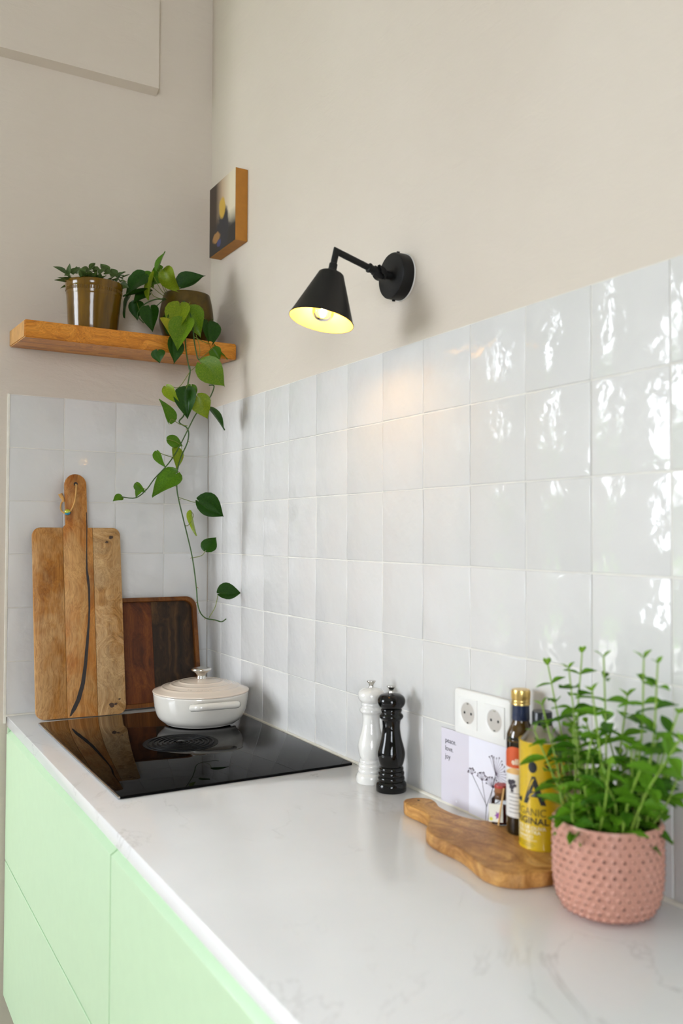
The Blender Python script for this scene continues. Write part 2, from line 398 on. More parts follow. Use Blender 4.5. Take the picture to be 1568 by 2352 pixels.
def xf(me, M4):
    me.transform(M4); me.update(); return me
def textmesh(s, size, align='CENTER', space=1.0, extrude=0.0, bold=0.0):
    cu = bpy.data.curves.new('lettering', 'FONT'); cu.body = s; cu.size = size; cu.align_x = align; cu.space_character = space; cu.extrude = extrude; cu.offset = bold; cu.resolution_u = 4
    o = bpy.data.objects.new('lettering', cu); COL.objects.link(o); bpy.context.view_layer.update()
    me = bpy.data.meshes.new_from_object(o.evaluated_get(bpy.context.evaluated_depsgraph_get()))
    bpy.data.objects.remove(o, do_unlink=True); bpy.data.curves.remove(cu); me.materials.clear(); return me
def wrap(me, r, ang0, z0):
    """bend a flat mesh (x right, y up) round a vertical cylinder; ang0 = direction it faces"""
    bm = bmesh.new(); bm.from_mesh(me)
    bmesh.ops.triangulate(bm, faces=bm.faces[:])
    bmesh.ops.subdivide_edges(bm, edges=[e for e in bm.edges if abs(e.verts[0].co.x-e.verts[1].co.x) > r*.15], cuts=2)
    for v in bm.verts:
        a = ang0 + v.co.x/r; rr = r + v.co.z; v.co = Vector((rr*math.cos(a), rr*math.sin(a), z0+v.co.y))
    bm.to_mesh(me); bm.free(); return me
def leaf_mesh(kind='heart', fold=.18, curl=.25, wave=.0, nx=6):
    """unit leaf: base at origin, tip at +y (length 1), max half-width .5 on x, faces +z"""
    if kind == 'heart': prof = [(.0, .20), (.03, .50), (.10, .80), (.22, .98), (.34, 1.0), (.48, .90), (.62, .70), (.76, .44), (.88, .20), (.95, .07), (1.0, .0)]
    elif kind == 'ovate': prof = [(.0, .06), (.08, .42), (.2, .8), (.36, 1.0), (.52, .94), (.68, .72), (.82, .42), (.93, .15), (1.0, .0)]
    else: prof = [(.0, .05), (.1, .4), (.25, .82), (.42, 1.0), (.6, .9), (.78, .58), (.92, .22), (1.0, .0)]
    vs, fs = [], []; m = nx+1
    for t, w in prof:
        for i in range(m):
            u = -1 + 2*i/nx; x = .5*w*u
            y = t
            if kind == 'heart' and t < .2: y = t - (.10*(1-t/.2))*math.sin(min(1, abs(u)*1.25)*math.pi*.8) + .06*(1-t/.2)*(1-abs(u))
            z = fold*abs(x)*1.0 - curl*t*t*.5 + wave*math.sin(6*t+2*u)*abs(u)*.06 - .02*(1-abs(u))**3
            vs.append((x, y, z))
    for k in range(len(prof)-1):
        for i in range(nx):
            a = k*m+i; fs.append((a, a+1, a+1+m, a+m))
    bm = bmesh.new(); me = mesh(vs, fs, 'leaf'); bm.from_mesh(me); bmesh.ops.remove_doubles(bm, verts=bm.verts[:], dist=1e-5)
    bm.to_mesh(me); bm.free()
    for p in me.polygons: p.use_smooth = True
    return me
def leaf_matrix(b, t, width, normal, roll=0.0):
    b, t = Vector(b), Vector(t); d = t-b; L = d.length; d = d/L
    n = (normal - d*normal.dot(d)).normalized(); n = Quaternion(d, roll) @ n; s = d.cross(n).normalized()
    m = Matrix((s*width, d*L, n*L)).transposed().to_4x4(); m.translation = b; return m
_mcache = {}
def shared(me, matname):
    key = (me.name, matname)
    if key not in _mcache:
        c = me.copy(); c.materials.clear(); c.materials.append(M[matname]); _mcache[key] = c
    return _mcache[key]

POTHOS_LEAVES = [
   (0.15, -0.2171, 1.2679, 0.16, -0.2037, 1.3246, 0.0255, 'm'),
   (0.15, -0.2003, 1.2716, 0.19, -0.173, 1.201, 0.0406, 'l'),
   (0.15, -0.1525, 1.2269, 0.17, -0.0809, 1.2717, 0.0436, 'd'),
   (0.17, -0.2376, 1.2445, 0.2, -0.2674, 1.1653, 0.0273, 'l'),
   (0.14, -0.2518, 1.2547, 0.13, -0.3068, 1.1992, 0.0553, 'd'),
   (0.12, -0.255, 1.2488, 0.115, -0.2931, 1.1931, 0.0464, 'd'),
   (0.13, -0.2387, 1.2065, 0.13, -0.2833, 1.1724, 0.0394, 'd'),
   (0.12, -0.2922, 1.1897, 0.12, -0.3148, 1.1287, 0.0276, 'd'),
   (0.11, -0.2449, 1.2669, 0.11, -0.2156, 1.224, 0.0258, 'm'),
   (0.15, -0.2379, 1.2042, 0.14, -0.3165, 1.1874, 0.0344, 'd'),
   (0.12, -0.2697, 1.1777, 0.13, -0.2734, 1.1238, 0.0416, 'd'),
   (0.17, -0.245, 1.1534, 0.19, -0.2449, 1.0793, 0.049, 'd'),
   (0.12, -0.1928, 1.2842, 0.12, -0.2309, 1.2288, 0.0211, 'm'),
   (0.2, -0.2075, 1.1276, 0.21, -0.2139, 1.0721, 0.0216, 'd'),
   (0.23, -0.2349, 1.1075, 0.25, -0.204, 1.0537, 0.0213, 'y'),
   (0.21, -0.1709, 1.1636, 0.24, -0.1949, 1.0707, 0.0512, 'l'),
   (0.22, -0.1468, 1.1565, 0.25, -0.1272, 1.0698, 0.0526, 'v'),
   (0.24, -0.1633, 1.1121, 0.265, -0.1985, 1.02, 0.0597, 'v'),
   (0.23, -0.1972, 1.0599, 0.24, -0.1941, 0.9847, 0.026, 'd'),
   (0.235, -0.2427, 1.0188, 0.245, -0.2429, 0.983, 0.0357, 'd'),
   (0.2, -0.0814, 1.1237, 0.225, -0.082, 1.0462, 0.0384, 'd'),
   (0.17, -0.0597, 1.135, 0.19, -0.0899, 1.1094, 0.0212, 'm'),
   (0.215, -0.067, 1.0602, 0.23, -0.0278, 1.0218, 0.0245, 'm'),
   (0.235, -0.0822, 1.0408, 0.24, -0.0593, 1.0098, 0.0324, 'm'),
   (0.255, -0.1268, 0.9921, 0.27, -0.0547, 0.9296, 0.0716, 'v'),
   (0.255, -0.2256, 0.9163, 0.265, -0.1939, 0.8665, 0.027, 'l'),
   (0.26, -0.1675, 0.9158, 0.27, -0.1687, 0.8287, 0.048, 'd'),
   (0.25, -0.1504, 0.9268, 0.255, -0.1501, 0.8744, 0.0339, 'm'),
   (0.265, -0.1388, 0.8972, 0.275, -0.1108, 0.8322, 0.0531, 'l'),
   (0.255, -0.2148, 0.8151, 0.25, -0.24, 0.8823, 0.0197, 'm'),
   (0.25, -0.0968, 0.8644, 0.255, -0.0456, 0.8092, 0.017, 'd'),
   (0.26, -0.222, 0.7697, 0.265, -0.1746, 0.7553, 0.0292, 'm'),
   (0.25, -0.2025, 0.7477, 0.255, -0.1898, 0.685, 0.0153, 'l'),
   (0.255, -0.25, 0.7353, 0.26, -0.2291, 0.6907, 0.0205, 'm'),
   (0.265, -0.1946, 0.6785, 0.27, -0.2693, 0.6185, 0.0582, 'm'),
   (0.26, -0.3078, 0.6464, 0.265, -0.2837, 0.6202, 0.0162, 'm'),
   (0.26, -0.294, 0.6329, 0.262, -0.3102, 0.6075, 0.0171, 'm'),
   (0.26, -0.3469, 0.6088, 0.265, -0.3717, 0.5988, 0.0239, 'm'),
   (0.262, -0.1335, 0.6031, 0.268, -0.054, 0.5584, 0.0599, 'd'),
   (0.262, -0.1512, 0.5719, 0.262, -0.1412, 0.5025, 0.016, 'l'),
   (0.262, -0.1085, 0.4616, 0.262, -0.0786, 0.5042, 0.0427, 'd'),
   (0.258, -0.0681, 0.34, 0.262, 0.0032, 0.3414, 0.0465, 'd'),
]
POTHOS_STEMS = [
   ([(0.14, -0.1402, 1.2085), (0.185, -0.1561, 1.1817), (0.21, -0.148, 1.1609), (0.235, -0.1423, 1.1032), (0.245, -0.1408, 1.0555), (0.25, -0.1339, 1.0119), (0.252, -0.1286, 1.0007), (0.25, -0.1097, 0.9938), (0.25, -0.0863, 0.9592)], 0.0022),
   ([(0.25, -0.0973, 0.9315), (0.252, -0.0824, 0.9292), (0.255, -0.0989, 0.8914), (0.258, -0.1358, 0.8492), (0.26, -0.1598, 0.8054), (0.262, -0.1836, 0.7589), (0.262, -0.2064, 0.7195), (0.262, -0.2291, 0.69), (0.262, -0.2581, 0.659), (0.261, -0.2799, 0.6285), (0.26, -0.308, 0.606), (0.26, -0.3425, 0.6068), (0.26, -0.3469, 0.6088)], 0.0018),
   ([(0.14, -0.1253, 1.2106), (0.19, -0.1457, 1.1773), (0.225, -0.1602, 1.103), (0.24, -0.1638, 1.0333), (0.25, -0.1562, 0.9709)], 0.0022),
   ([(0.25, -0.156, 0.9814), (0.252, -0.1548, 0.9617), (0.252, -0.1613, 0.9256), (0.253, -0.1694, 0.8473), (0.254, -0.1863, 0.8203), (0.256, -0.1617, 0.8025), (0.257, -0.1618, 0.767), (0.258, -0.1818, 0.721), (0.258, -0.1915, 0.6822), (0.258, -0.1928, 0.6407), (0.258, -0.1875, 0.6058), (0.258, -0.1685, 0.5327), (0.258, -0.1459, 0.4431), (0.258, -0.1334, 0.3596), (0.258, -0.1297, 0.3178), (0.258, -0.1209, 0.2886), (0.258, -0.1037, 0.2718), (0.258, -0.0762, 0.2657), (0.258, -0.057, 0.26), (0.258, -0.0431, 0.2675)], 0.0021),
   ([(0.13, -0.1759, 1.2012), (0.15, -0.2031, 1.1869), (0.155, -0.2251, 1.1815), (0.15, -0.2518, 1.1674), (0.15, -0.2715, 1.144), (0.15, -0.2748, 1.1274), (0.15, -0.2571, 1.11)], 0.002),
   ([(0.15, -0.1923, 1.1872), (0.16, -0.2076, 1.177), (0.165, -0.2305, 1.1553), (0.17, -0.245, 1.1534)], 0.0014),
   ([(0.14, -0.1647, 1.2051), (0.14, -0.1916, 1.2108), (0.14, -0.2138, 1.271)], 0.0011),
   ([(0.14, -0.1599, 1.2082), (0.14, -0.1892, 1.2182), (0.14, -0.2066, 1.2698), (0.14, -0.197, 1.2748)], 0.0011),
   ([(0.145, -0.1567, 1.2051), (0.145, -0.1556, 1.2194), (0.145, -0.1508, 1.2284)], 0.0011),
   ([(0.13, -0.1662, 1.2049), (0.15, -0.2021, 1.2069), (0.165, -0.2336, 1.2429), (0.17, -0.2376, 1.2445)], 0.0011),
   ([(0.13, -0.1759, 1.1988), (0.13, -0.1954, 1.2032), (0.13, -0.2293, 1.2266), (0.13, -0.2487, 1.2577)], 0.0011),
   ([(0.145, -0.2003, 1.1872), (0.145, -0.2267, 1.193), (0.145, -0.2363, 1.2056)], 0.0011),
   ([(0.15, -0.2703, 1.1442), (0.13, -0.2691, 1.165), (0.12, -0.2697, 1.1777)], 0.0011),
   ([(0.18, -0.1397, 1.1851), (0.2, -0.1614, 1.1706), (0.21, -0.1709, 1.1636)], 0.0011),
   ([(0.16, -0.1349, 1.1927), (0.175, -0.1184, 1.2034), (0.18, -0.1153, 1.2073), (0.205, -0.1414, 1.1698), (0.22, -0.1468, 1.1565)], 0.0011),
   ([(0.21, -0.1456, 1.1589), (0.23, -0.1574, 1.1299), (0.24, -0.1633, 1.1087)], 0.0011),
   ([(0.245, -0.1349, 1.0722), (0.25, -0.1257, 1.0334), (0.252, -0.1286, 1.0007)], 0.0011),
   ([(0.25, -0.1278, 1.0011), (0.245, -0.1139, 1.0126), (0.235, -0.0822, 1.0408)], 0.0011),
   ([(0.25, -0.1562, 0.9664), (0.252, -0.1475, 0.9714), (0.255, -0.1356, 0.9835)], 0.0011),
   ([(0.2, -0.1371, 1.1669), (0.2, -0.1001, 1.139), (0.2, -0.0814, 1.1237)], 0.0011),
   ([(0.24, -0.1414, 1.0678), (0.225, -0.0968, 1.0573), (0.215, -0.067, 1.0602)], 0.0011),
   ([(0.252, -0.1565, 0.9616), (0.253, -0.1884, 0.9166), (0.254, -0.217, 0.922), (0.255, -0.2256, 0.9163)], 0.0011),
   ([(0.253, -0.1583, 0.9321), (0.26, -0.1675, 0.9158)], 0.0011),
   ([(0.255, -0.0989, 0.8914), (0.26, -0.1199, 0.902), (0.265, -0.1388, 0.8972)], 0.0011),
   ([(0.258, -0.1625, 0.8102), (0.257, -0.1856, 0.8137), (0.255, -0.2083, 0.8267), (0.255, -0.2148, 0.8151)], 0.0011),
   ([(0.255, -0.0937, 0.8885), (0.25, -0.0968, 0.8644)], 0.0011),
   ([(0.262, -0.1836, 0.7557), (0.262, -0.2002, 0.7644), (0.26, -0.222, 0.7697)], 0.0011),
   ([(0.262, -0.2064, 0.7195), (0.258, -0.2347, 0.728), (0.255, -0.25, 0.7353)], 0.0011),
   ([(0.258, -0.1802, 0.7242), (0.255, -0.1794, 0.7533), (0.252, -0.1967, 0.7559), (0.25, -0.2025, 0.7477)], 0.0011),
   ([(0.26, -0.1914, 0.6693), (0.265, -0.1946, 0.6785)], 0.0011),
   ([(0.26, -0.2796, 0.6286), (0.26, -0.2924, 0.6345), (0.26, -0.3078, 0.6464)], 0.0011),
   ([(0.258, -0.1892, 0.6106), (0.26, -0.1648, 0.6031), (0.262, -0.1419, 0.5971), (0.262, -0.1335, 0.6031)], 0.0011),
   ([(0.258, -0.1685, 0.5311), (0.26, -0.1575, 0.5344), (0.262, -0.145, 0.5585), (0.262, -0.1512, 0.5719)], 0.0011),
   ([(0.258, -0.1476, 0.4416), (0.26, -0.1196, 0.4478), (0.262, -0.1085, 0.4616)], 0.0011),
   ([(0.258, -0.0952, 0.273), (0.258, -0.0765, 0.303), (0.258, -0.0681, 0.34)], 0.0011),
]
SUCCULENT_LEAVES = [
   (0.14, -0.4699, 1.2193, 0.14, -0.5066, 1.2391, 0.0113),
   (0.15, -0.4668, 1.2145, 0.15, -0.4636, 1.2487, 0.0146),
   (0.15, -0.4561, 1.2189, 0.14, -0.4414, 1.2515, 0.022),
   (0.12, -0.4383, 1.232, 0.12, -0.4422, 1.2529, 0.0167),
   (0.16, -0.4115, 1.2277, 0.17, -0.4394, 1.2347, 0.0211),
   (0.15, -0.4236, 1.2312, 0.15, -0.4055, 1.247, 0.0203),
   (0.12, -0.4054, 1.2474, 0.11, -0.386, 1.2761, 0.0103),
   (0.12, -0.3924, 1.2475, 0.11, -0.3797, 1.2634, 0.0179),
   (0.14, -0.3583, 1.239, 0.13, -0.3747, 1.2731, 0.0197),
   (0.17, -0.3902, 1.2237, 0.17, -0.3678, 1.2486, 0.0222),
   (0.18, -0.3818, 1.2243, 0.19, -0.3606, 1.2259, 0.011),
   (0.13, -0.3347, 1.2385, 0.13, -0.3463, 1.2596, 0.0179),
   (0.14, -0.3337, 1.2323, 0.13, -0.3063, 1.2591, 0.017),
   (0.15, -0.3251, 1.2292, 0.16, -0.3005, 1.2398, 0.0113),
   (0.17, -0.3344, 1.2134, 0.18, -0.3157, 1.2165, 0.0112),
   (0.17, -0.3324, 1.2062, 0.18, -0.3098, 1.1976, 0.0149),
   (0.16, -0.3276, 1.198, 0.16, -0.3164, 1.2072, 0.0131),
   (0.18, -0.4451, 1.2147, 0.19, -0.4334, 1.2304, 0.0181),
   (0.18, -0.4001, 1.2252, 0.19, -0.419, 1.2271, 0.0146),
   (0.17, -0.4659, 1.2086, 0.18, -0.4876, 1.2037, 0.009),
   (0.19, -0.4099, 1.2175, 0.2, -0.4286, 1.2194, 0.0127),
   (0.17, -0.3588, 1.2229, 0.17, -0.3365, 1.2319, 0.0149),
]
MINT_TIPS = [ (1.6232, -0.1, 0.317), (1.6812, -0.115, 0.32), (1.6815, -0.09, 0.3411), (1.7319, -0.1, 0.3417), (1.7877, -0.085, 0.3453), (1.8232, -0.1, 0.3446), (1.6381, -0.125, 0.2624), (1.6279, -0.13, 0.2241), (1.8332, -0.075, 0.2802), (1.7367, -0.06, 0.2856), (1.7401, -0.13, 0.2982), (1.8723, -0.12, 0.2599) ]

# ================================================================== the setting
def struct(name, me, mat, parent=None, smooth=None):
    o = link(name, me, mat, parent, smooth)
    if parent is None: o['kind'] = 'structure'
    return o
P = 0.15; TX0 = 0.1124; TY0 = 0.1421; TZ = 0.90; COUNTER_X = 2.76
T = .22
floor = struct('floor', boxm(FAR_X-T, ROOM_X+T, ROOM_Y-T, T, -.12, 0), 'floor')
ceiling = struct('ceiling', boxm(FAR_X-T, ROOM_X+T, ROOM_Y-T, T, ROOM_Z, ROOM_Z+.15), 'white_paint')
wall_right = struct('wall_right', boxm(FAR_X-T, ROOM_X+T, .006, T, 0, ROOM_Z), 'plaster')
gx0, gx1, gz0, gz1 = GARDEN
wall_left = struct('wall_left', join([boxm(FAR_X-T, gx0, ROOM_Y-T, ROOM_Y, 0, ROOM_Z), boxm(gx1, ROOM_X+T, ROOM_Y-T, ROOM_Y, 0, ROOM_Z), boxm(gx0, gx1, ROOM_Y-T, ROOM_Y, 0, gz0), boxm(gx0, gx1, ROOM_Y-T, ROOM_Y, gz1, ROOM_Z)]), 'room_paint')
def wall_with_hole(x0, x1, hole):
    y0, y1, z0, z1 = hole
    parts = [boxm(x0, x1, y1, .006, 0, ROOM_Z), boxm(x0, x1, ROOM_Y, y0, 0, ROOM_Z), boxm(x0, x1, y0, y1, z1, ROOM_Z)]
    if z0 > 0: parts.append(boxm(x0, x1, y0, y1, 0, z0))
    return join(parts)
wall_back = struct('wall_back', boxm(-T, -.006, STUB_Y, .006, 0, ROOM_Z), 'plaster')
wall_garden = struct('wall_garden', wall_with_hole(FAR_X-T, FAR_X, DOOR), 'room_paint')
wall_front = struct('wall_front', wall_with_hole(ROOM_X, ROOM_X+T, FILL_WIN), 'room_paint')
_tm = boxm(-.006, .024, STUB_Y+.002, -.178, H+1.853, ROOM_Z)
for _v in _tm.vertices:
    if _v.co.x > 0 and _v.co.z < H+1.9: _v.co.z += .012          # chamfered lower edge
trim_1 = struct('trim_1', _tm, 'plaster')
tag(trim_1, 'shallow plastered boxing on the upper back wall')

def glazing(name, x, hole, nv, nh, label):
    y0, y1, z0, z1 = hole; d = .05; f = .055
    root = bpy.data.objects.new(name, None); COL.objects.link(root); root.location = (x, (y0+y1)/2, z0); root['kind'] = 'structure'; root['label'] = label
    cy = (y0+y1)/2; w = y1-y0; h = z1-z0
    def b(a0, a1, c0, c1, nm='frame_bar', dd=d): return link(nm, boxm(-dd/2, dd/2, a0, a1, c0, c1, .003), 'white_paint', root)
    b(-w/2, -w/2+f, 0, h); b(w/2-f, w/2, 0, h); b(-w/2+f, w/2-f, h-f, h); b(-w/2+f, w/2-f, 0, f*1.5)
    ys = [-w/2+f + (w-2*f)*i/nv for i in range(nv+1)]; zs = [f*1.5 + (h-f*2.5)*i/nh for i in range(nh+1)]
    for yy in ys[1:-1]: b(yy-f*.55, yy+f*.55, f*1.5, h-f, 'mullion')
    for i in range(nv):
        for zz in zs[1:-1]: b(ys[i]+(f*.55 if i else 0), ys[i+1]-(f*.55 if i < nv-1 else 0), zz-.018, zz+.018, 'glazing_bar', .035)
    for i in range(nv):
        for k in range(nh):
            link('pane', boxm(-.002, .002, ys[i], ys[i+1], zs[k], zs[k+1]), 'glass', root)
glazing('door_1', FAR_X-.12, DOOR, 2, 3, 'white glazed garden door left of the worktop, mirrored in the tiles')
glazing('window_2', 0, (-(gx1-gx0)/2, (gx1-gx0)/2, gz0, gz1), 2, 1, 'wide white-framed window opposite the worktop')
_w2 = bpy.data.objects['window_2']; _w2.location = ((gx0+gx1)/2, ROOM_Y-.12, gz0); _w2.rotation_euler = (0, 0, R(90))
glazing('fill_window', ROOM_X+.12, FILL_WIN, 2, 3, 'added white framed window behind the photographer, fill light for the back wall')

# tiles: one object each, a few shared meshes
def tile_mesh(w, h, seed):
    r = random.Random(seed); bm = bmesh.new(); bmesh.ops.create_cube(bm, size=1)
    for v in bm.verts: v.co = Vector((v.co.x*w + r.uniform(-.0005, .0005), v.co.y*.007+.0035, v.co.z*h + r.uniform(-.0005, .0005)))
    bmesh.ops.bevel(bm, geom=[e for e in bm.edges if max(e.verts[0].co.y, e.verts[1].co.y) < .002], offset=.0019, segments=3, affect='EDGES', profile=.5)
    me = bpy.data.meshes.new('tile'); bm.to_mesh(me); bm.free(); me.materials.append(M['tile'])
    for p in me.polygons: p.use_smooth = True
    me.set_sharp_from_angle(angle=R(50)); return me
GAP = .0022
full = [tile_mesh(P-GAP, P-GAP, i) for i in range(6)]
cut_r = [tile_mesh(TX0-GAP, P-GAP, 20+i) for i in range(3)]; cut_b = [tile_mesh(TY0-GAP, P-GAP, 30+i) for i in range(3)]
def put_tile(me, parent, loc, rotz):
    o = bpy.data.objects.new('tile', me); COL.objects.link(o); o.parent = parent
    o.rotation_euler = (R(rnd.uniform(-.38, .38)), 0, rotz + R(rnd.uniform(-.42, .42))); o.location = loc
ncol = int((COUNTER_X-TX0)/P)
for row in range(6):
    z = H + (row+.5)*P
    put_tile(rnd.choice(cut_r), wall_right, (TX0/2, rnd.uniform(0, .0009), z), 0)
    for c in range(ncol):
        put_tile(rnd.choice(full), wall_right, (TX0+(c+.5)*P, rnd.uniform(0, .0009), z), 0)
    put_tile(rnd.choice(cut_b), wall_back, (-rnd.uniform(0, .0009), -TY0/2, z), R(90))
    for c in range(3):
        put_tile(rnd.choice(full), wall_back, (-rnd.uniform(0, .0009), -TY0-(c+.5)*P, z), R(90))
xe = TX0 + ncol*P
link('grout', boxm(0, xe, .0022, .0066, H, H+TZ), 'grout', wall_right)
link('grout', boxm(-.0066, -.0022, -TY0-3*P, 0, H, H+TZ), 'grout', wall_back)
link('tile_edging', boxm(-.0062, .0005, -TY0-3*P-.006, -TY0-3*P+.001, H-.02, H+TZ+.001, .001), 'sealant', wall_back)
trim_2 = struct('trim_2', join([tube([(0, -.0015, H+.001), (xe, -.0015, H+.001)], .004, 8), tube([(.0015, 0, H+.001), (.0015, -TY0-3*P, H+.001)], .0035, 8)]), 'sealant')
tag(trim_2, 'thin cream sealant bead between tiles and worktop')

# garden outside the door: real ground and a hedge, seen only as reflections
lawn = struct('lawn', join([boxm(-18, -4, -18, 8, -.2, -.1), boxm(-4, 9, -18, -7.5, -.2, -.1)]), 'lawn')
terrace = struct('terrace', join([boxm(-4, FAR_X-T, -18, 8, -.2, -.06), boxm(FAR_X-T, 9, -7.5, ROOM_Y-T, -.2, -.06)]), 'terrace')
def hedge(name, label, x, y0, y1, h, seed):
    """lumpy leafy mass: a solid core grid plus loose leaves"""
    r = random.Random(seed); vs, fs = [], []; ny, nz = 60, 18
    for k in range(nz+1):
        for i in range(ny+1):
            yy = y0+(y1-y0)*i/ny; top = h*(.82+.10*math.sin(yy*1.7+seed)+.08*math.sin(yy*4.1)); zz = -.1+top*k/nz
            vs.append((x + r.uniform(-.15, .15) - .6*(k/nz)**3, yy + r.uniform(-.06, .06), zz))
    for k in range(nz):
        for i in range(ny):
            a = k*(ny+1)+i; fs.append((a, a+1, a+ny+2, a+ny+1))
    o = link(name, mesh(vs, fs), 'hedge'); tag(o, label, 'hedge')
    vs, fs, n = [], [], 0
    for i in range(5000):
        yy = r.uniform(y0, y1); top = h*(.86+.10*math.sin(yy*1.7+seed)+.08*math.sin(yy*4.1)); zz = (r.random()**.75)*top*1.06; xx = x + .2 + r.gauss(0, .18)
        s = r.uniform(.07, .17); a = Vector((r.gauss(0, 1), r.gauss(0, 1), r.gauss(0, 1))).normalized(); b = a.orthogonal().normalized(); c = Vector((xx, yy, zz-.05))
        vs += [c-a*s, c+b*s*.5, c+a*s, c-b*s*.5]; fs.append((n, n+1, n+2, n+3)); n += 4
    lv = link('leaves', mesh(vs, fs), 'hedge', o); lv['kind'] = 'stuff'
    return o
hd = hedge('hedge', 'tall leafy garden hedge beyond the glazed door', -8.0, -15, -1, 3.6, 3)

# ================================================================== kitchen run
top = link('worktop', boxm(0, COUNTER_X, -.589, .004, H-.028, H, .0018, 2), 'quartz', smooth=30)
tag(top, 'long white veined quartz worktop along the tiled wall', 'worktop')

FZ1, FMID, FZ0 = -.044, -.389, -.755
def cabinet(x0, x1, label):
    t = thing('base_cabinet', label, 'cabinet', ((x0+x1)/2, -.3, 0)); w = x1-x0
    link('carcass', boxm(-w/2+.001, w/2-.001, -.270, .298, H+FZ0, H-.0285), 'green_dark', t)
    link('plinth', boxm(-w/2+.001, w/2-.001, -.235, .28, 0, H+FZ0-.001), 'plinth', t)
    def front(z0, z1, slope):
        yf, yb = -.293, -.2705; g = .0016; a = w/2-g
        pr = [(yb, z0), (yf+.0015, z0), (yf, z0+.0015), (yf, z1-.0012), (yf+.0009, z1-.0003), (yb, z1+slope)]
        vs = [(sx*a, y, H+z) for sx in (-1, 1) for y, z in pr]; n = len(pr)
        fs = [tuple(range(n)), tuple(range(2*n-1, n-1, -1))] + [(i, i+n, (i+1) % n + n, (i+1) % n) for i in range(n)]
        me = mesh(vs, fs); bm = bmesh.new(); bm.from_mesh(me); bmesh.ops.recalc_face_normals(bm, faces=bm.faces[:])
        es = [e for e in bm.edges if abs(abs(e.verts[0].co.x)-a) < 1e-6 and abs(e.verts[0].co.x-e.verts[1].co.x) < 1e-6 and e.calc_face_angle(0) > .5]
        bmesh.ops.bevel(bm, geom=es, offset=.0012, segments=2, affect='EDGES'); bm.to_mesh(me); bm.free()
        link('drawer_front', me, 'green', t, smooth=25)
    front(FMID+.002, FZ1, .0145); front(FZ0, FMID-.002, 0.001)
    return t
link_f = link('filler_strip', boxm(.0005, .019, -.588, -.55, H+FZ0, H-.030, .001), 'green'); tag(link_f, 'narrow green filler strip between the wall and the first cabinet', 'filler strip')
cabinet(.0205, 1.0757, 'pale green two-drawer cabinet under the black hob')
cabinet(1.0767, 2.12, 'pale green two-drawer cabinet nearer the camera, below the serving board')
cabinet(2.121, COUNTER_X-.002, 'pale green cabinet at the near end of the worktop')

# ---- hob
hx0, hx1, hy0, hy1 = .159, .9185, -.5355, -.0164
hob = thing('induction_hob', 'black glass induction hob with round vent, set in worktop', 'hob', ((hx0+hx1)/2, (hy0+hy1)/2, H))
hw, hh = (hx1-hx0)/2, (hy1-hy0)/2
link('glass_plate', boxm(-hw, hw, -hh+.0035, hh, .0002, .0058, .0012, 2), 'hob', hob, smooth=30)
link('edge_trim', boxm(-hw, hw, -hh-.0012, -hh+.0036, .0002, .0052, .0008, 1), 'steel_edge', hob)
vc = (.5585-(hx0+hx1)/2, -.283-(hy0+hy1)/2, .0058)
vent = link('vent_well', lathe([(.0, .0003), (.086, .0003), (.0885, .0012), (.0895, .0010), (.0897, 0)], 64), 'black_matt', hob, smooth=40, loc=vc)
for i, rr in enumerate((.077, .0655, .054, .0425, .031, .0195)):
    link('vent_ring', lathe([(rr-.0022, 0.0), (rr-.0016, .0030), (rr+.0010, .0034), (rr+.0022, .0022), (rr+.0026, 0)], 64), 'black_matt', vent, smooth=60)
link('vent_knob', lathe(smooth_prof([(.012, 0), (.0115, .003), (.007, .0052), (0, .006)], 3), 32), 'hob', vent, smooth=60)

# ---- casserole
cas = thing('casserole', 'cream enamelled casserole with blush lid standing on the hob', 'casserole', (.353, -.1535, H+.0062))
body_p = smooth_prof([(.0, 0), (.084, 0), (.098, .004), (.113, .017), (.1205, .036), (.1245, .060), (.1265, .080)], 4) + [(.1255, .0815), (.122, .0815)]
link('pot_body', lathe(body_p, 72), 'enamel', cas, smooth=50)
def ridge(r, c): return .0017*math.exp(-((r-c)/.0028)**2)
lid_p = [(.1275, .0822), (.1282, .0838), (.1278, .0858)]
for i in range(60):
    r = .1265*(1-i/59); z = .0865 + .0295*(1-(r/.1265)**1.7) + (ridge(r, .104)+ridge(r, .081)+ridge(r, .058) if r > .03 else 0)
    lid_p.append((r, z))
lid = link('lid', lathe(lid_p, 72), 'enamel_lid', cas, smooth=60)
link('knob', lathe(smooth_prof([(.0125, .115), (.012, .119), (.0115, .124), (.0165, .131), (.0258, .1365), (.0272, .1395), (.0255, .1425), (.021, .1432), (.0, .1425)], 4), 40), 'steel', cas, smooth=60)
for sgn in (1, -1):
    pts = crpath([(.122, -.061, .062), (.133, -.056, .064), (.146, -.048, .066), (.150, -.025, .067), (.151, 0, .067), (.150, .025, .067), (.146, .048, .066), (.133, .056, .064), (.122, .061, .062)], 3)
    me = tube(pts, .0085, 12)
    for v in me.vertices: v.co.z = .0655 + (v.co.z-.0655)*1.1
    me.transform(Matrix.Rotation(R(-4) if sgn > 0 else R(176), 4, 'Z'))
    link('handle', me, 'enamel', cas, smooth=60)
em = textmesh('LE CREUSET', .011, extrude=.0004, space=1.25)
for v in em.vertices:                                      # embossed round the lid between two ridges
    a = R(-21) + v.co.x/.092; rr = .0885 + (-v.co.y+.004); r0 = .0925 - v.co.y + .0
    r0 = .0965 - v.co.y; zz = .0865+.0295*(1-(min(r0, .1265)/.1265)**1.7)+.0002 + v.co.z
    v.co = Vector((r0*math.cos(a), r0*math.sin(a), zz))
link('embossed_lettering', em, 'enamel_lid', lid)

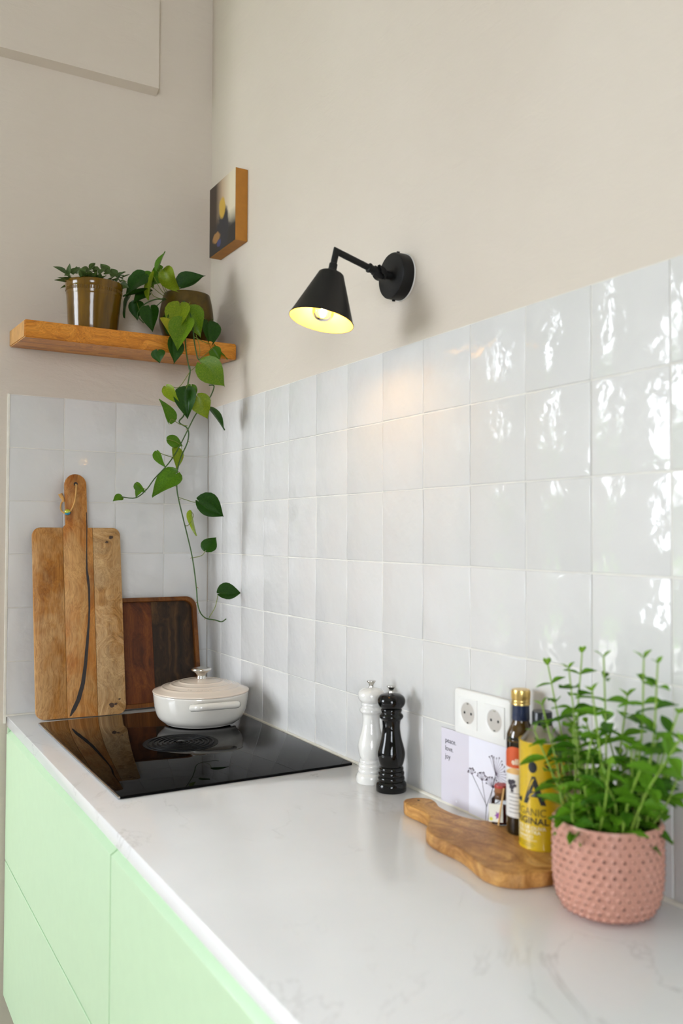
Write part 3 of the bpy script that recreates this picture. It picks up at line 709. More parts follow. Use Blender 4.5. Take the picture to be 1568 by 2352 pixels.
# ---- salt and pepper mills
mill_prof = [(0, 0), (.0300, 0), (.0307, .001), (.0307, .0125), (.0300, .0155), (.0272, .0190), (.0255, .0200), (.0268, .0225), (.0271, .0255), (.0262, .0285), (.0246, .0295), (.0262, .0325), (.0262, .0362), (.0250, .0385), (.0232, .0395), (.0246, .0420), (.0247, .0450), (.0234, .0470), (.0219, .0480)]
mill_prof += smooth_prof([(.0219, .0480), (.0250, .0560), (.0276, .0694), (.0270, .0790), (.0241, .0908), (.0205, .1040), (.0182, .1180), (.0176, .1282), (.0186, .1370), (.0200, .1408)], 4)[1:]
mill_prof += [(.0225, .1425), (.0240, .1455), (.0240, .1482), (.0226, .1508), (.0205, .1525), (.0195, .1545), (.0207, .1570), (.0214, .1597), (.0206, .1618), (.0198, .1630)]
head_prof = [(.0, .1632), (.0205, .1632)] + smooth_prof([(.0222, .1640), (.0262, .1692), (.0280, .1763), (.0268, .1830), (.0225, .1883), (.0150, .1915), (.0052, .1932)], 4)
knob_prof = [(.0055, .1930), (.0044, .1965), (.0050, .2000), (.0085, .2046), (.0094, .2060), (.0090, .2068), (.0060, .2062), (.0, .2060)]
def mill(mat, loc, label):
    t = thing('pepper_mill' if mat == 'mill_black' else 'salt_mill', label, 'mill', loc, group=None)
    link('grinder_body', lathe(mill_prof, 48), mat, t, smooth=70); link('turning_head', lathe(head_prof, 48), mat, t, smooth=70)
    link('finial_nut', lathe(knob_prof, 24), 'steel', t, smooth=60)
mill('mill_black', (1.1192, -.0455, H), 'glossy black pepper mill standing on the worktop in front of the white mill')
mill('mill_white', (1.0471, -.0476, H), 'glossy white salt mill partly behind the black mill')

# ---- big chopping board leaning on the back wall
BO = Vector((.1207, -.5145, H)); e1 = Vector((.09741, .99524, 0)); e2 = Vector((-.14009, .01371, .99004)); bn = Vector((.98534, -.09644, .14076))
BM4 = Matrix((e1, e2, bn)).transposed().to_4x4(); BM4.translation = BO
# local frame: x along the board, z up the board, y out of the wall -> so wood grain runs along local z
Ry = Matrix(((1, 0, 0, 0), (0, 0, 1, 0), (0, -1, 0, 0), (0, 0, 0, 1)))
board = thing('chopping_board', 'tall worn acacia chopping board with handle, leaning on the corner tiles', 'chopping board', BO)
board.matrix_world = BM4 @ Matrix(((1, 0, 0, 0), (0, 0, 1, 0), (0, -1, 0, 0), (0, 0, 0, 1)))   # local z -> e2, local -y -> n
def onboard(outline, d0, d1, bev=.0015):
    me = prism([(x-.018*y, y) for x, y in outline], d0, d1, bev)          # x, y in board plane, z out of it
    return xf(me, Matrix(((1, 0, 0, 0), (0, 0, -1, 0), (0, 1, 0, 0), (0, 0, 0, 1))))
def arc(cx, cy, r, a0, a1, n=6): return [(cx+r*math.cos(R(a0+(a1-a0)*i/n)), cy+r*math.sin(R(a0+(a1-a0)*i/n))) for i in range(n+1)]
xl, xr, yb, yt, rc = -.0195, .2215, .0035, .531, .022; pa, pb = .0625, .1440
TH = -.021
link('plank', onboard([(pa-.0003, yb), (pa-.0003, yt)] + arc(xl+rc, yt-rc, rc, 90, 180) + arc(xl+rc, yb+rc, rc, 180, 270), TH, 0), 'board_a', board, smooth=35)
hcx = .1010; hr = .0298
handle = [(pa, yb), (pb, yb), (pb, yt), (hcx+hr+.001, yt), (hcx+hr, yt+.01)] + arc(hcx, .683-hr+.003, hr, 0, 180, 12) + [(hcx-hr, yt+.01), (pa, yt)]
link('plank', onboard(handle, TH, 0), 'board_b', board, smooth=35)
link('plank', onboard([(pb+.0003, yb)] + arc(xr-rc, yb+rc, rc, -90, 0) + arc(xr-rc, yt-rc, rc, 0, 90) + [(pb+.0003, yt)], TH, 0), 'board_c', board, smooth=35)
sk = [(.1285, .575, .0016), (.1285, .53, .0018), (.1262, .46, .0022), (.1250, .41, .0035), (.1275, .385, .0055), (.1298, .355, .0045), (.1288, .30, .0035), (.1262, .26, .0040), (.1205, .205, .0058), (.1140, .145, .0068), (.1060, .095, .0080), (.0930, .052, .0092), (.0800, .026, .0090), (.0700, .008, .0030)]
out = [(x+w*.68, y) for x, y, w in reversed(sk)] + [(x-w*.68, y) for x, y, w in sk]
link('dark_streak', onboard(out[::-1], -.003, .0006, 0), 'streak', board)
for kx, ky, kr in ((.196, .503, .0065), (.183, .489, .0045), (.182, .030, .008), (.193, .032, .0045), (.204, .045, .003)):
    rr = random.Random(int(kx*1e4)); link('knot', onboard([(kx+.018*ky*0+kr*(1+.35*rr.uniform(-1, 1))*math.cos(a*math.pi/6), ky+kr*.75*(1+.35*rr.uniform(-1, 1))*math.sin(a*math.pi/6)) for a in range(12)], -.002, .0004, 0), 'knot', board)
hole_y = .657
link('cord_hole', onboard([(hcx+.0055*math.cos(a*math.pi/8), hole_y+.0055*math.sin(a*math.pi/8)) for a in range(16)], -.002, .0004, 0), 'dark', board)
def bp(x, y, d): return (x-.018*y, -d, y)
cord = link('hanging_cord', tube(crpath([bp(hcx, hole_y, -.004), bp(hcx+.001, .651, .004), bp(hcx-.001, .625, .0035), bp(hcx-.006, .600, .004), bp(hcx-.014, .582, .004), bp(hcx-.023, .573, .005), bp(hcx-.034, .572, .002), bp(hcx-.042, .583, -.004), bp(hcx-.040, .600, -.012), bp(hcx-.034, .612, -.016)], 4), .0023, 8), 'cord', board, smooth=60)
link('cord_knot', tube(crpath([bp(hcx-.034, .606, -.010), bp(hcx-.036, .616, -.007), bp(hcx-.040, .622, -.006), bp(hcx-.043, .629, -.005)], 3), .004, 8, .006), 'cord', cord)
bead = link('glass_bead', lathe(smooth_prof([(0, -.0085), (.0058, -.0062), (.0085, 0), (.0058, .0062), (0, .0085)], 4), 20), 'bead_blue', board, smooth=180, loc=bp(hcx-.0255, .573, .0075))
link('bead_cap', lathe(smooth_prof([(.0086, .0005), (.0079, .0045), (.0052, .0075), (0, .0092)], 4), 20), 'bead_green', bead, smooth=180, rot=(R(20), R(-14), 0))

# ---- tray
tr = thing('serving_tray', 'dark wooden tray with raised rim, standing behind the chopping board', 'tray', (.095, -.352, H+.0055))
tn = math.atan2(.062, .318)
tr.rotation_euler = (0, -tn, R(0))
# local: x out of the wall (front at 0), y along wall, z up
TW, THH, RIM = .302, .3195, .0125
outer = rrect(TW, THH, .034, 8); inner = rrect(TW-2*RIM, THH-2*RIM, .034-RIM*.6, 8, RIM, RIM)
vs, fs = [], []; n = len(outer)
for ring, xx in ((outer, -.022), (outer, -.0015), ([(a*.996+b*.004, c*.996+d*.004) for (a, c), (b, d) in zip(outer, inner)], 0.0), ([(a*.1+b*.9, c*.1+d*.9) for (a, c), (b, d) in zip(outer, inner)], 0.0), (inner, -.0015), (inner, -.016)):
    vs += [(xx, y, z) for y, z in ring]
for k in range(5):
    for i in range(n): fs.append((k*n+i, k*n+(i+1) % n, (k+1)*n+(i+1) % n, (k+1)*n+i))
me = mesh(vs, fs); link('rim', me, 'tray_rim', tr, smooth=45)
SEAM = .164
def clip(pts, lo, hi): return [(min(max(y, lo), hi), z) for y, z in pts]
toX = Matrix(((0, 0, 1, 0), (1, 0, 0, 0), (0, 1, 0, 0), (0, 0, 0, 1)))
slab = rrect(TW-.006, THH-.006, .031, 8, .003, .003)
def dedup(p): 
    o = []
    for q in p:
        if not o or (abs(q[0]-o[-1][0])+abs(q[1]-o[-1][1])) > 1e-5: o.append(q)
    if abs(o[0][0]-o[-1][0])+abs(o[0][1]-o[-1][1]) < 1e-5: o.pop()
    return o
link('plank', xf(prism(dedup(clip(slab, 0, SEAM-.0002)), -.0218, -.014), toX), 'tray_l', tr)
link('plank', xf(prism(dedup(clip(slab, SEAM+.0002, TW)), -.0218, -.0138), toX), 'tray_r', tr)

# ---- shelf
SA = R(3.5); SZ_T, SZ_B = 1.0785, 1.0320
def shelf_mesh():
    sl = math.tan(SA); d = .2205; y0, y1 = -.5945, -.0015
    bm = bmesh.new(); bmesh.ops.create_cube(bm, size=1)
    for v in bm.verts:
        x = -.0045 if v.co.x < 0 else d; y = y0 if v.co.y < 0 else y1
        v.co = Vector((x, y, H + (SZ_B if v.co.z < 0 else SZ_T) - sl*x))
    bmesh.ops.bevel(bm, geom=bm.edges[:], offset=.0025, segments=2, affect='EDGES')
    me = bpy.data.meshes.new('shelf'); bm.to_mesh(me); bm.free()
    return me
shelf = link('wall_shelf', shelf_mesh(), 'oak', smooth=40)
tag(shelf, 'thick oak wall shelf in the corner carrying two potted plants', 'shelf')
shelf.data.materials.append(M['oak_end'])
for p in shelf.data.polygons:
    if abs(p.normal.y) > .8: p.material_index = 1
rs = random.Random(4)

# ---- little canvas in the corner (plain stand-in picture)
pic = thing('canvas_picture', 'small canvas picture with ochre edges on the wall beside the corner', 'picture', (.0800, .006, H+1.352))
link('canvas_body', boxm(0, .199, -.038, 0, 0, .210, .0012, 1), 'art_edge', pic)
link('painted_face', boxm(.0006, .1984, -.0386, -.0378, .0006, .2094), 'art', pic)

# ---- wall lamps
def wall_lamp(x, label, power):
    t = thing('wall_lamp', label, 'lamp', (x, .006, H+1.0457), group=None)
    RX = Matrix.Rotation(R(90), 4, 'X')                       # lathe z -> -y
    link('gasket', lathe([(0, 0), (.0492, 0), (.0492, .0022), (0, .0022)], 48, RX), 'socket_white', t)
    link('wall_plate', lathe([(0, .002), (.0475, .002), (.0478, .004), (.0478, .026), (.0462, .0288), (.043, .0295), (0, .0295)], 56, RX), 'black_metal', t, smooth=40)
    for a in (-100, 80):
        link('plate_screw', lathe([(0, 0), (.0034, 0), (.0034, .003), (0, .0034)], 12, Matrix.Translation((.0476*math.cos(R(a)), -.016, .0476*math.sin(R(a)))) @ Matrix.Rotation(R(90-a), 4, 'Y')), 'black_matt', t)
    jy, jz = -.0560, .0010
    link('knuckle_stem', tube([(0, -.028, 0), (0, jy+.006, jz)], .0085, 16), 'black_metal', t, smooth=40)
    kn = link('knuckle', lathe([(0, -.0085), (.0125, -.0085), (.0140, -.0070), (.0140, .0070), (.0125, .0085), (0, .0085)], 28, Matrix.Translation((0, jy, jz)) @ Matrix.Rotation(R(90), 4, 'Y')), 'black_metal', t, smooth=40)
    for s in (-1, 1):
        link('wing', xf(prism(rrect(.016, .009, .0035, 4, 0, -.0045), -.0015, .0015, .0006), Matrix.Translation((.0095, jy, jz)) @ Matrix.Rotation(R(32), 4, 'X') @ Matrix.Rotation(R(90), 4, 'X') @ Matrix.Rotation(R(90*s), 4, 'Z') @ Matrix.Translation((0, 0, 0))), 'black_metal', kn)
    link('wing_screw', tube([(.006, jy, jz), (.0145, jy, jz)], .0042, 14), 'black_metal', kn)
    E_ = Vector((0, -.1587, .0298)); J = Vector((0, jy, jz)); d = (E_-J).normalized()
    link('arm_collar', lathe([(.0075, 0), (.0102, .001), (.0102, .004), (.0082, .006), (.0082, .012), (.0098, .0135), (.0098, .017), (.0074, .019)], 24, Matrix.Translation(J + d*.011) @ d.to_track_quat('Z', 'Y').to_matrix().to_4x4()), 'black_metal', t, smooth=35)
    S0 = Vector((0, -.1695, -.0167)); ax = (Vector((0, -.1918, -.1129)) - S0).normalized()
    link('arm', tube([J + d*.012, E_, S0 + ax*.004], .0066, 18), 'black_metal', t, smooth=35)
    Q = Matrix.Translation(S0) @ (-ax).to_track_quat('Z', 'Y').to_matrix().to_4x4()     # local z points back up the stem
    link('lamp_socket', lathe([(.0066, .021), (.0084, .020), (.0084, .009), (.0092, .008), (.0092, -.001), (.0090, -.002)], 24, Q), 'black_metal', t, smooth=35)
    L = .0988
    shade = link('lamp_shade', lathe([(.0085, .0), (.0235, -.0005), (.0258, -.0025), (.0270, -.006), (.0640, -L+.001), (.0652, -L-.0002), (.0652, -L-.0016), (.0642, -L-.0018)], 64, Q, cap=False), 'black_metal', t, smooth=40)
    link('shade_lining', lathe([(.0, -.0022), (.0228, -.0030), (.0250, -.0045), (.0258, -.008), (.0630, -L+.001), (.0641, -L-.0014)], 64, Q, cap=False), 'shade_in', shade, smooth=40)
    bulb = link('light_bulb', lathe(smooth_prof([(.010, -.044), (.0105, -.050), (.017, -.062), (.0215, -.076), (.0205, -.088), (.012, -.098), (0, -.1005)], 4), 32, Q, cap=False), 'bulb_glass', t, smooth=180)
    link('bulb_base', lathe([(.0, -.004), (.0125, -.004), (.0125, -.044), (.0100, -.046), (.0, -.046)], 24, Q), 'steel', bulb, smooth=35)
    fl = []
    for k in range(5):
        a = 2*math.pi*k/5; fl.append(tube([(.0050*math.cos(a), .0050*math.sin(a), -.054), (.0042*math.cos(a+.5), .0042*math.sin(a+.5), -.088)], .0016, 6))
    me = join(fl); me.transform(Q); link('filament', me, 'filament', bulb)
    ld = bpy.data.lights.new('bulb_glow', 'POINT'); ld.energy = power; ld.color = (1, .66, .28); ld.shadow_soft_size = .012
    lo = bpy.data.objects.new('bulb_glow', ld); COL.objects.link(lo); lo.parent = t; lo.location = Q @ Vector((0, 0, -.078))
    return t
wall_lamp(1.0786, 'lit black cone-shaded wall lamp above the tiles', .42)

# ---- double wall socket
sk_ = thing('wall_socket', 'white double power socket on the tiles above the postcard', 'socket', (1.2785, 0, H+.1432))
SW, SH = .1572, .0823
def xz(me): return xf(me, Matrix(((1, 0, 0, 0), (0, 0, -1, 0), (0, 1, 0, 0), (0, 0, 0, 1))))   # xy outline -> xz, depth -> -y
def ring_plate(outline, holes_c, side, d0, d1, bev):
    pass
def frame_with_holes():
    """plate with two square windows, built as strips"""
    bm_parts = []; a = .0135; s = .0552; g = (SW-2*a-2*s)
    xs = [0, a, a+s, a+s+g, a+2*s+g, SW]; z0, z1 = .0135, .0135+s
    outer = rrect(SW, SH, .007, 5)
    me = prism(outer, 0, .0105, .003, 3); return me, [(xs[1], z0, s), (xs[3], z0, s)]
fm, wins = frame_with_holes()
link('socket_frame', xz(fm), 'socket_white', sk_, smooth=40)
for (wx, wz, s) in wins:
    # insert: square plate with a round well
    n = 40; rr = .0196; vs, fs = [], []; c = (wx+s/2, wz+s/2)
    def sq(a):
        cx_, sx_ = math.cos(a), math.sin(a); k = (s/2-.0006)/max(abs(cx_), abs(sx_)); return (c[0]+cx_*k, c[1]+sx_*k)
    rings = [[(*sq(2*math.pi*i/n), .0105) for i in range(n)], [(*sq(2*math.pi*i/n), .0121) for i in range(n)]]
    for r_, d_ in ((rr+.0012, .0121), (rr, .0115), (rr-.0004, .0106)):
        rings.append([(c[0]+r_*math.cos(2*math.pi*i/n), c[1]+r_*math.sin(2*math.pi*i/n), d_) for i in range(n)])
    for q in rings: vs += q
    for k in range(len(rings)-1):
        for i in range(n): fs.append((k*n+i, k*n+(i+1) % n, (k+1)*n+(i+1) % n, (k+1)*n+i))
    ins = link('socket_insert', xz(mesh(vs, fs)), 'socket_white', sk_, smooth=30)
    def disc(cx, cz, r_, d0, d1, mat, nm, n=24): return link(nm, xz(prism([(cx+r_*math.cos(2*math.pi*i/n), cz+r_*math.sin(2*math.pi*i/n)) for i in range(n)], d0, d1)), mat, ins)
    disc(c[0], c[1], rr-.0002, .0100, .01065, 'socket_in', 'well_floor', 40)
    for sx in (-.0095, .0095): disc(c[0]+sx, c[1], .0026, .0102, .01085, 'dark', 'pin_hole', 14)
    for sz in (-1, 1): link('earth_clip', xz(boxm(c[0]-.0022, c[0]+.0022, c[1]+sz*.0172-.0014, c[1]+sz*.0172+.0014, .0102, .0116)), 'steel', ins)

# ---- postcard: two panels with print
card = thing('folded_card', 'open greeting card propped against the tiles below the socket', 'card', (1.2300, -.0035, H+.0003))
link('left_panel', boxm(0, .0848, -.0005, .0005, 0, .1420), 'card_l', card)
link('right_panel', boxm(.0852, .1930, -.0013, -.0003, 0, .1420), 'card_r', card)
for i, s in enumerate(('peace.', 'love.', 'joy')):
    me = textmesh(s, .0135, 'LEFT', extrude=.00005)
    link('printed_words', xf(me, Matrix.Translation((.0125, -.0008, .1160-.0150*i)) @ Matrix.Rotation(R(90), 4, 'X')), 'ink', card)
link('printed_mark', xf(prism([(.0022*math.cos(a*math.pi/8), .0022*math.sin(a*math.pi/8)) for a in range(16)], 0, .0002), Matrix.Translation((.047, -.0006, .0125)) @ Matrix.Rotation(R(90), 4, 'X')), 'card_r', card)
def strokes(segs, w):
    vs, fs = [], []
    for (x0, z0), (x1, z1) in segs:
        d = Vector((x1-x0, z1-z0)); 
        if d.length < 1e-6: continue
        n_ = Vector((-d.y, d.x)).normalized()*w/2; k = len(vs)
        vs += [(x0-n_.x, -.0015, z0-n_.y), (x1-n_.x, -.0015, z1-n_.y), (x1+n_.x, -.0015, z1+n_.y), (x0+n_.x, -.0015, z0+n_.y)]; fs.append((k, k+1, k+2, k+3))
    return mesh(vs, fs)
def umbel(cx, cz, a0, a1, n, L, seed, dots=True):
    r = random.Random(seed); sg, dt = [], []
    for i in range(n):
        a = R(a0+(a1-a0)*i/(n-1)); l = L*r.uniform(.8, 1.1); x, z = cx+l*math.cos(a), cz+l*math.sin(a); sg.append(((cx, cz), (x, z)))
        for k in range(3):
            aa = a+r.uniform(-.5, .5); sg.append(((x, z), (x+.004*math.cos(aa), z+.004*math.sin(aa)))); dt.append((x+.004*math.cos(aa), z+.004*math.sin(aa)))
    return sg, dt
segs, dots = [], []
for cx, cz, a0, a1, n_, L, sd in ((.1290, .0700, 20, 160, 9, .012, 1), (.1590, .0640, 20, 165, 13, .016, 2), (.1660, .0900, -50, 120, 15, .026, 3), (.1010, .0740, 40, 170, 7, .008, 4), (.178, .047, 20, 160, 8, .010, 6)):
    a, b = umbel(cx-.006, cz, a0, a1, n_, L, sd); segs += a; dots += b
stems = [((.0950, .0740), (.1350, .0300)), ((.1230, .0700), (.1340, .0290)), ((.1530, .0640), (.1350, .0260)), ((.1350, .0300), (.1330, .0010)), ((.1600, .0900), (.1430, .0300)), ((.1430, .0300), (.1400, .0010)), ((.172, .047), (.1430, .025)), ((.1530, .1180), (.1600, .0900))]
link('printed_flower', strokes(segs, .0006), 'ink_plum', card); link('printed_stalk', strokes(stems, .0012), 'ink', card)
vs, fs = [], []
for x, z in dots:
    k = len(vs); vs += [(x+.0011*math.cos(a*math.pi/3), -.0016, z+.0011*math.sin(a*math.pi/3)) for a in range(6)]; fs.append(tuple(range(k, k+6)))
link('printed_seeds', mesh(vs, fs), 'ink_plum', card)

# ---- olive-wood serving board
ow = [(1.2418, -.0930), (1.2490, -.1030), (1.2643, -.1102), (1.2870, -.1125), (1.3218, -.1110), (1.3481, -.1171), (1.3738, -.1373), (1.3934, -.1556), (1.4154, -.1653), (1.4426, -.1687), (1.4705, -.1672), (1.4990, -.1668), (1.5308, -.1722), (1.5605, -.1800), (1.5819, -.1815), (1.6042, -.1757), (1.6231, -.1575), (1.6335, -.1257), (1.6380, -.0900), (1.6350, -.0520), (1.6150, -.0220), (1.5750, -.0090), (1.5200, -.0070), (1.4750, -.0110), (1.4359, -.0220), (1.4161, -.0387), (1.3924, -.0574), (1.3588, -.0680), (1.3258, -.0680), (1.3070, -.0656), (1.2850, -.0560), (1.2650, -.0530), (1.2510, -.0620), (1.2430, -.0755)]
pts = [(p.x, p.y) for p in crpath([(x, y, 0) for x, y in ow] + [(ow[0][0], ow[0][1], 0)], 4)[:-1]]
OWC = (1.45, -.10)
sb = thing('serving_board', 'curvy olive-wood paddle board lying on the worktop under the bottles', 'serving board', (*OWC, H))
link('board_slab', prism([(x-OWC[0], y-OWC[1]) for x, y in pts], .0003, .0220, .003, 3), 'olive_wood', sb, smooth=40)
link('hanging_hole', prism([(1.2620-OWC[0]+.0030*math.cos(a*math.pi/7), -.0790-OWC[1]+.0022*math.sin(a*math.pi/7)) for a in range(14)], .021, .0224), 'dark', sb)
BZ = H+.0222

# ---- oil bottle
bt = thing('oil_bottle', 'slim dark oil bottle with gold cap and white label', 'bottle', (1.4845, -.0300, BZ))
link('glass_body', lathe(smooth_prof([(.0, 0), (.0205, 0), (.0232, .002), (.0238, .008)], 3) + [(.0238, .150)] + smooth_prof([(.0238, .150), (.0228, .160), (.0180, .171), (.0142, .179), (.0134, .188), (.0132, .205)], 4)[1:], 48), 'bottle', bt, smooth=50)
link('amber_neck', lathe([(.02395, .149), (.02305, .1602), (.0182, .1712), (.01435, .1792), (.0136, .186)], 48, cap=False), 'oil', bt, smooth=60)
link('foil_sleeve', lathe([(.0142, .183), (.0145, .1835), (.0141, .196), (.0139, .2075)], 40), 'foil', bt, smooth=40)
capp = [(.0142, .2076), (.0153, .2078), (.0153, .2105), (.0146, .2115), (.0152, .2125), (.0152, .2150), (.0146, .2160), (.0152, .2170)] + [(.0152, .2300), (.0144, .2325), (.0, .2328)]
cp = link('screw_cap', lathe(capp, 48), 'gold', bt, smooth=35)
link('cap_knurling', join([tube([(.0152*math.cos(2*math.pi*i/36), .0152*math.sin(2*math.pi*i/36), .2175), (.0152*math.cos(2*math.pi*i/36), .0152*math.sin(2*math.pi*i/36), .2300)], .0005, 5) for i in range(36)]), 'gold', cp)
def curved(r, a0, a1, z0, z1, mat, nm, parent, n=20, topf=None):
    vs, fs = [], []
    for i in range(n+1):
        a = R(a0+(a1-a0)*i/n); zt = z1 if topf is None else topf((i/n))
        vs += [(r*math.cos(a), r*math.sin(a), z0), (r*math.cos(a), r*math.sin(a), zt)]
    for i in range(n): fs.append((2*i, 2*i+2, 2*i+3, 2*i+1))
    return link(nm, mesh(vs, fs), mat, parent, smooth=180)
lab = curved(.02400, -165, 30, .028, .118, 'label', 'paper_label', bt)
curved(.02410, -150, 10, .108, .140, 'label_red', 'label_crest', lab, 24, lambda u: .108+.034*math.sin(math.pi*u)**.55+.0001)
curved(.02412, -120, -20, .098, .106, 'label_gold', 'label_ribbon', lab, 16, lambda u: .098+.010*math.sin(math.pi*u)+.0001)
link('printed_words', wrap(textmesh('elli', .013, bold=.0003), .02425, R(-62), .114), 'white_ink', lab)
for ex, ey, er in ((-.004, .084, .006), (.002, .086, .0045), (-.001, .077, .005), (.005, .080, .0035), (.0, .071, .003)):
    link('printed_sketch', wrap(prism([(ex+er*math.cos(a*math.pi/7), er*.8*math.sin(a*math.pi/7)) for a in range(14)], 0, .0001), .02408, R(-78), ey), 'ink', lab)
for k in range(6):
    curved(.02411, -95+4*(k % 2), -40-5*(k % 3), .036+.0062*k, .0368+.0062*k, 'ink', 'printed_line', lab, 8)

# ---- yellow olive-oil tin
tn_ = thing('oil_tin', 'yellow olive oil tin with grey shoulder and black cap', 'tin', (1.5462, -.0405, BZ))
CR = .0360
link('tin_body', lathe([(0, .0005), (.0352, .0005), (.0364, 0), (.0366, .0015), (CR, .003), (CR, .1615), (.0366, .1630), (.0366, .1645), (.0350, .1645)], 64), 'yellow', tn_, smooth=40)
link('tin_shoulder', lathe([(.0352, .1630)] + smooth_prof([(.0345, .1640), (.0265, .1720), (.0185, .1830), (.0160, .1880)], 4) + [(.0, .1880)], 56), 'tin', tn_, smooth=60)
tcap = link('tin_cap', lathe([(.0150, .1860), (.0158, .1865), (.0158, .2065), (.0148, .2085), (.0, .2085)], 40), 'cap_black', tn_, smooth=40)
def fit(me, w, h, left=True):
    xs = [v.co.x for v in me.vertices]; ys = [v.co.y for v in me.vertices]; x0, x1, y0, y1 = min(xs), max(xs), min(ys), max(ys)
    for v in me.vertices: v.co.x = (v.co.x-x0)/(x1-x0)*w; v.co.y = (v.co.y-y0)/(y1-y0)*h
    return me
F = R(-43)
def can_text(s, w, h, rel, z, mat, bold=0, nm='printed_words'):
    link(nm, wrap(fit(textmesh(s, .02, 'LEFT', bold=bold), w, h), CR+.00025, F+R(rel), z), mat, tn_)
can_text('L', .022, .042, -93, .0705, 'black_ink', .0006); can_text('A', .0385, .043, -51, .0705, 'black_ink', .0006)
can_text('ORGANIC', .066, .0115, -95, .0530, 'green_ink')
can_text('ORIGINAL', .0705, .0105, -95, .0400, 'black_ink', .0004)
can_text('ACEITE DE OLIVA', .066, .0052, -95, .0318, 'white_ink', .0003)
can_text('VIRGEN EXTRA', .058, .0052, -95, .0252, 'white_ink', .0003)
can_text('ORGÁNICO', .046, .0060, -95, .0182, 'white_ink', .0003)
can_text('COSECHA TEMPRANA', .052, .0026, -95, .0140, 'white_ink')
for k in range(3): curved(CR+.0002, math.degrees(F)-95, math.degrees(F)-22+4*(k % 2), .0052+.0026*k, .0058+.0026*k, 'green_ink', 'printed_line', tn_, 10)
can_text('|', .0030, .016, 46, .118, 'green_ink')
ol = link('printed_olive', wrap(prism([(.0073*math.cos(a*math.pi/10), .0088*math.sin(a*math.pi/10)) for a in range(20)], 0, .0003), CR+.0001, F+R(-24), .1275), 'black_ink', tn_)
link('printed_leaf', wrap(prism([(-.010, .0075), (-.002, -.001), (.010, -.0085), (.004, -.0005), (-.004, .0055)], 0, .0003), CR+.0001, F+R(20), .126), 'black_ink', tn_)

# ---- spice jar
jr = thing('spice_jar', 'small corked spice jar with paper tag beside the oil bottle', 'jar', (1.4335, -.0285, BZ))
link('jar_glass', lathe(smooth_prof([(0, 0), (.0150, 0), (.0170, .002), (.0172, .008)], 3) + [(.0172, .036)] + smooth_prof([(.0172, .036), (.0160, .041), (.0118, .0445), (.0118, .050), (.0128, .052)], 3)[1:], 36, cap=False), 'jar_glass', jr, smooth=50)
link('spice_fill', lathe([(0, .003), (.0140, .003), (.0160, .006), (.0160, .026), (.010, .028), (0, .0275)], 32), 'spice', jr, smooth=50)
link('cork', lathe([(0, .040), (.0104, .040), (.0114, .052), (.0116, .060), (.0, .060)], 28), 'cork', jr, smooth=40)
link('cork_seal', lathe([(.0118, .0595), (.0122, .061), (.0110, .0640), (.0, .0645)], 28), 'wax', jr, smooth=40)
TD = Matrix.Rotation(R(44), 4, 'Z')
tg = link('paper_tag', xf(boxm(-.0190, .0045, -.0192, -.0186, .006, .036), TD), 'tag', jr)
link('tag_flower', xf(xz(prism([(-.004+.0055*(1-.5*(a % 2))*math.cos(a*math.pi/6), .017+.0075*(1-.5*(a % 2))*math.sin(a*math.pi/6)) for a in range(12)], .0193, .0196)), TD), 'tag_purple', tg)
link('tag_spot', xf(xz(prism([(-.0150+.003*math.cos(a*math.pi/6), .011+.003*math.sin(a*math.pi/6)) for a in range(12)], .0193, .0196)), TD), 'tag_yellow', tg)
link('wooden_stick', xf(tube([(-.003, -.0205, .001), (.001, -.0200, .030), (.006, -.0150, .062)], .0014, 8), TD), 'stick', jr)

# ---- succulent in ochre pot
def pot_local(o): o.rotation_euler = (0, SA, 0); return o
def shelf_top(x): return SZ_T - math.tan(SA)*x
sx, sy = .1420, -.3985; s_loc = Vector((sx, sy, H+shelf_top(sx)+.001))
su = thing('potted_succulent', 'ochre glazed pot with low grey-green succulent on the oak shelf', 'potted plant', s_loc)
pp = [(0, 0), (.0640, 0), (.0665, .0015), (.0670, .005), (.0680, .012), (.0735, .092), (.0742, .096), (.0752, .099), (.0745, .102), (.0752, .104), (.0752, .113), (.0758, .115), (.0768, .117), (.0772, .127), (.0766, .132), (.0745, .134), (.0718, .132), (.0712, .122), (.0, .120)]
po = pot_local(link('pot', lathe(pp, 64), 'ochre', su, smooth=35))
link('beaded_band', join([boxm(-.0014, .0014, -.0009, .0009, -.0042, .0042, .0006, 1) for i in range(1)] and [xf(boxm(-.0012, .0009, -.0019, .0019, -.0043, .0043, .0007, 1), Matrix.Rotation(2*math.pi*i/74, 4, 'Z') @ Matrix.Translation((.0757, 0, .1086))) for i in range(74)]), 'ochre', po)
link('soil', lathe([(0, .126), (.05, .1255), (.0705, .1235)], 32, cap=False), 'soil', po)
LS = [leaf_mesh('ovate', .35, .2), leaf_mesh('ovate', .22, -.15), leaf_mesh('ovate', .3, .45)]
def add_leaf(parent, lm, mat, b, t, w, nrm, roll=0, name='leaf'):
    o = bpy.data.objects.new(name, shared(lm, mat)); COL.objects.link(o); o.parent = parent
    o.matrix_local = leaf_matrix(b, t, w, nrm, roll); return o
NV = Vector((.72, -.55, .42)).normalized()
for i, L in enumerate(SUCCULENT_LEAVES):
    b = Vector(L[:3]) + Vector((0, 0, H)) - s_loc; t = Vector(L[3:6]) + Vector((0, 0, H)) - s_loc
    add_leaf(su, LS[i % 3], 'succ', b, t, max(L[6]*1.45, .015), (NV + Vector((0, 0, .5))).normalized(), rs.uniform(-.5, .5))
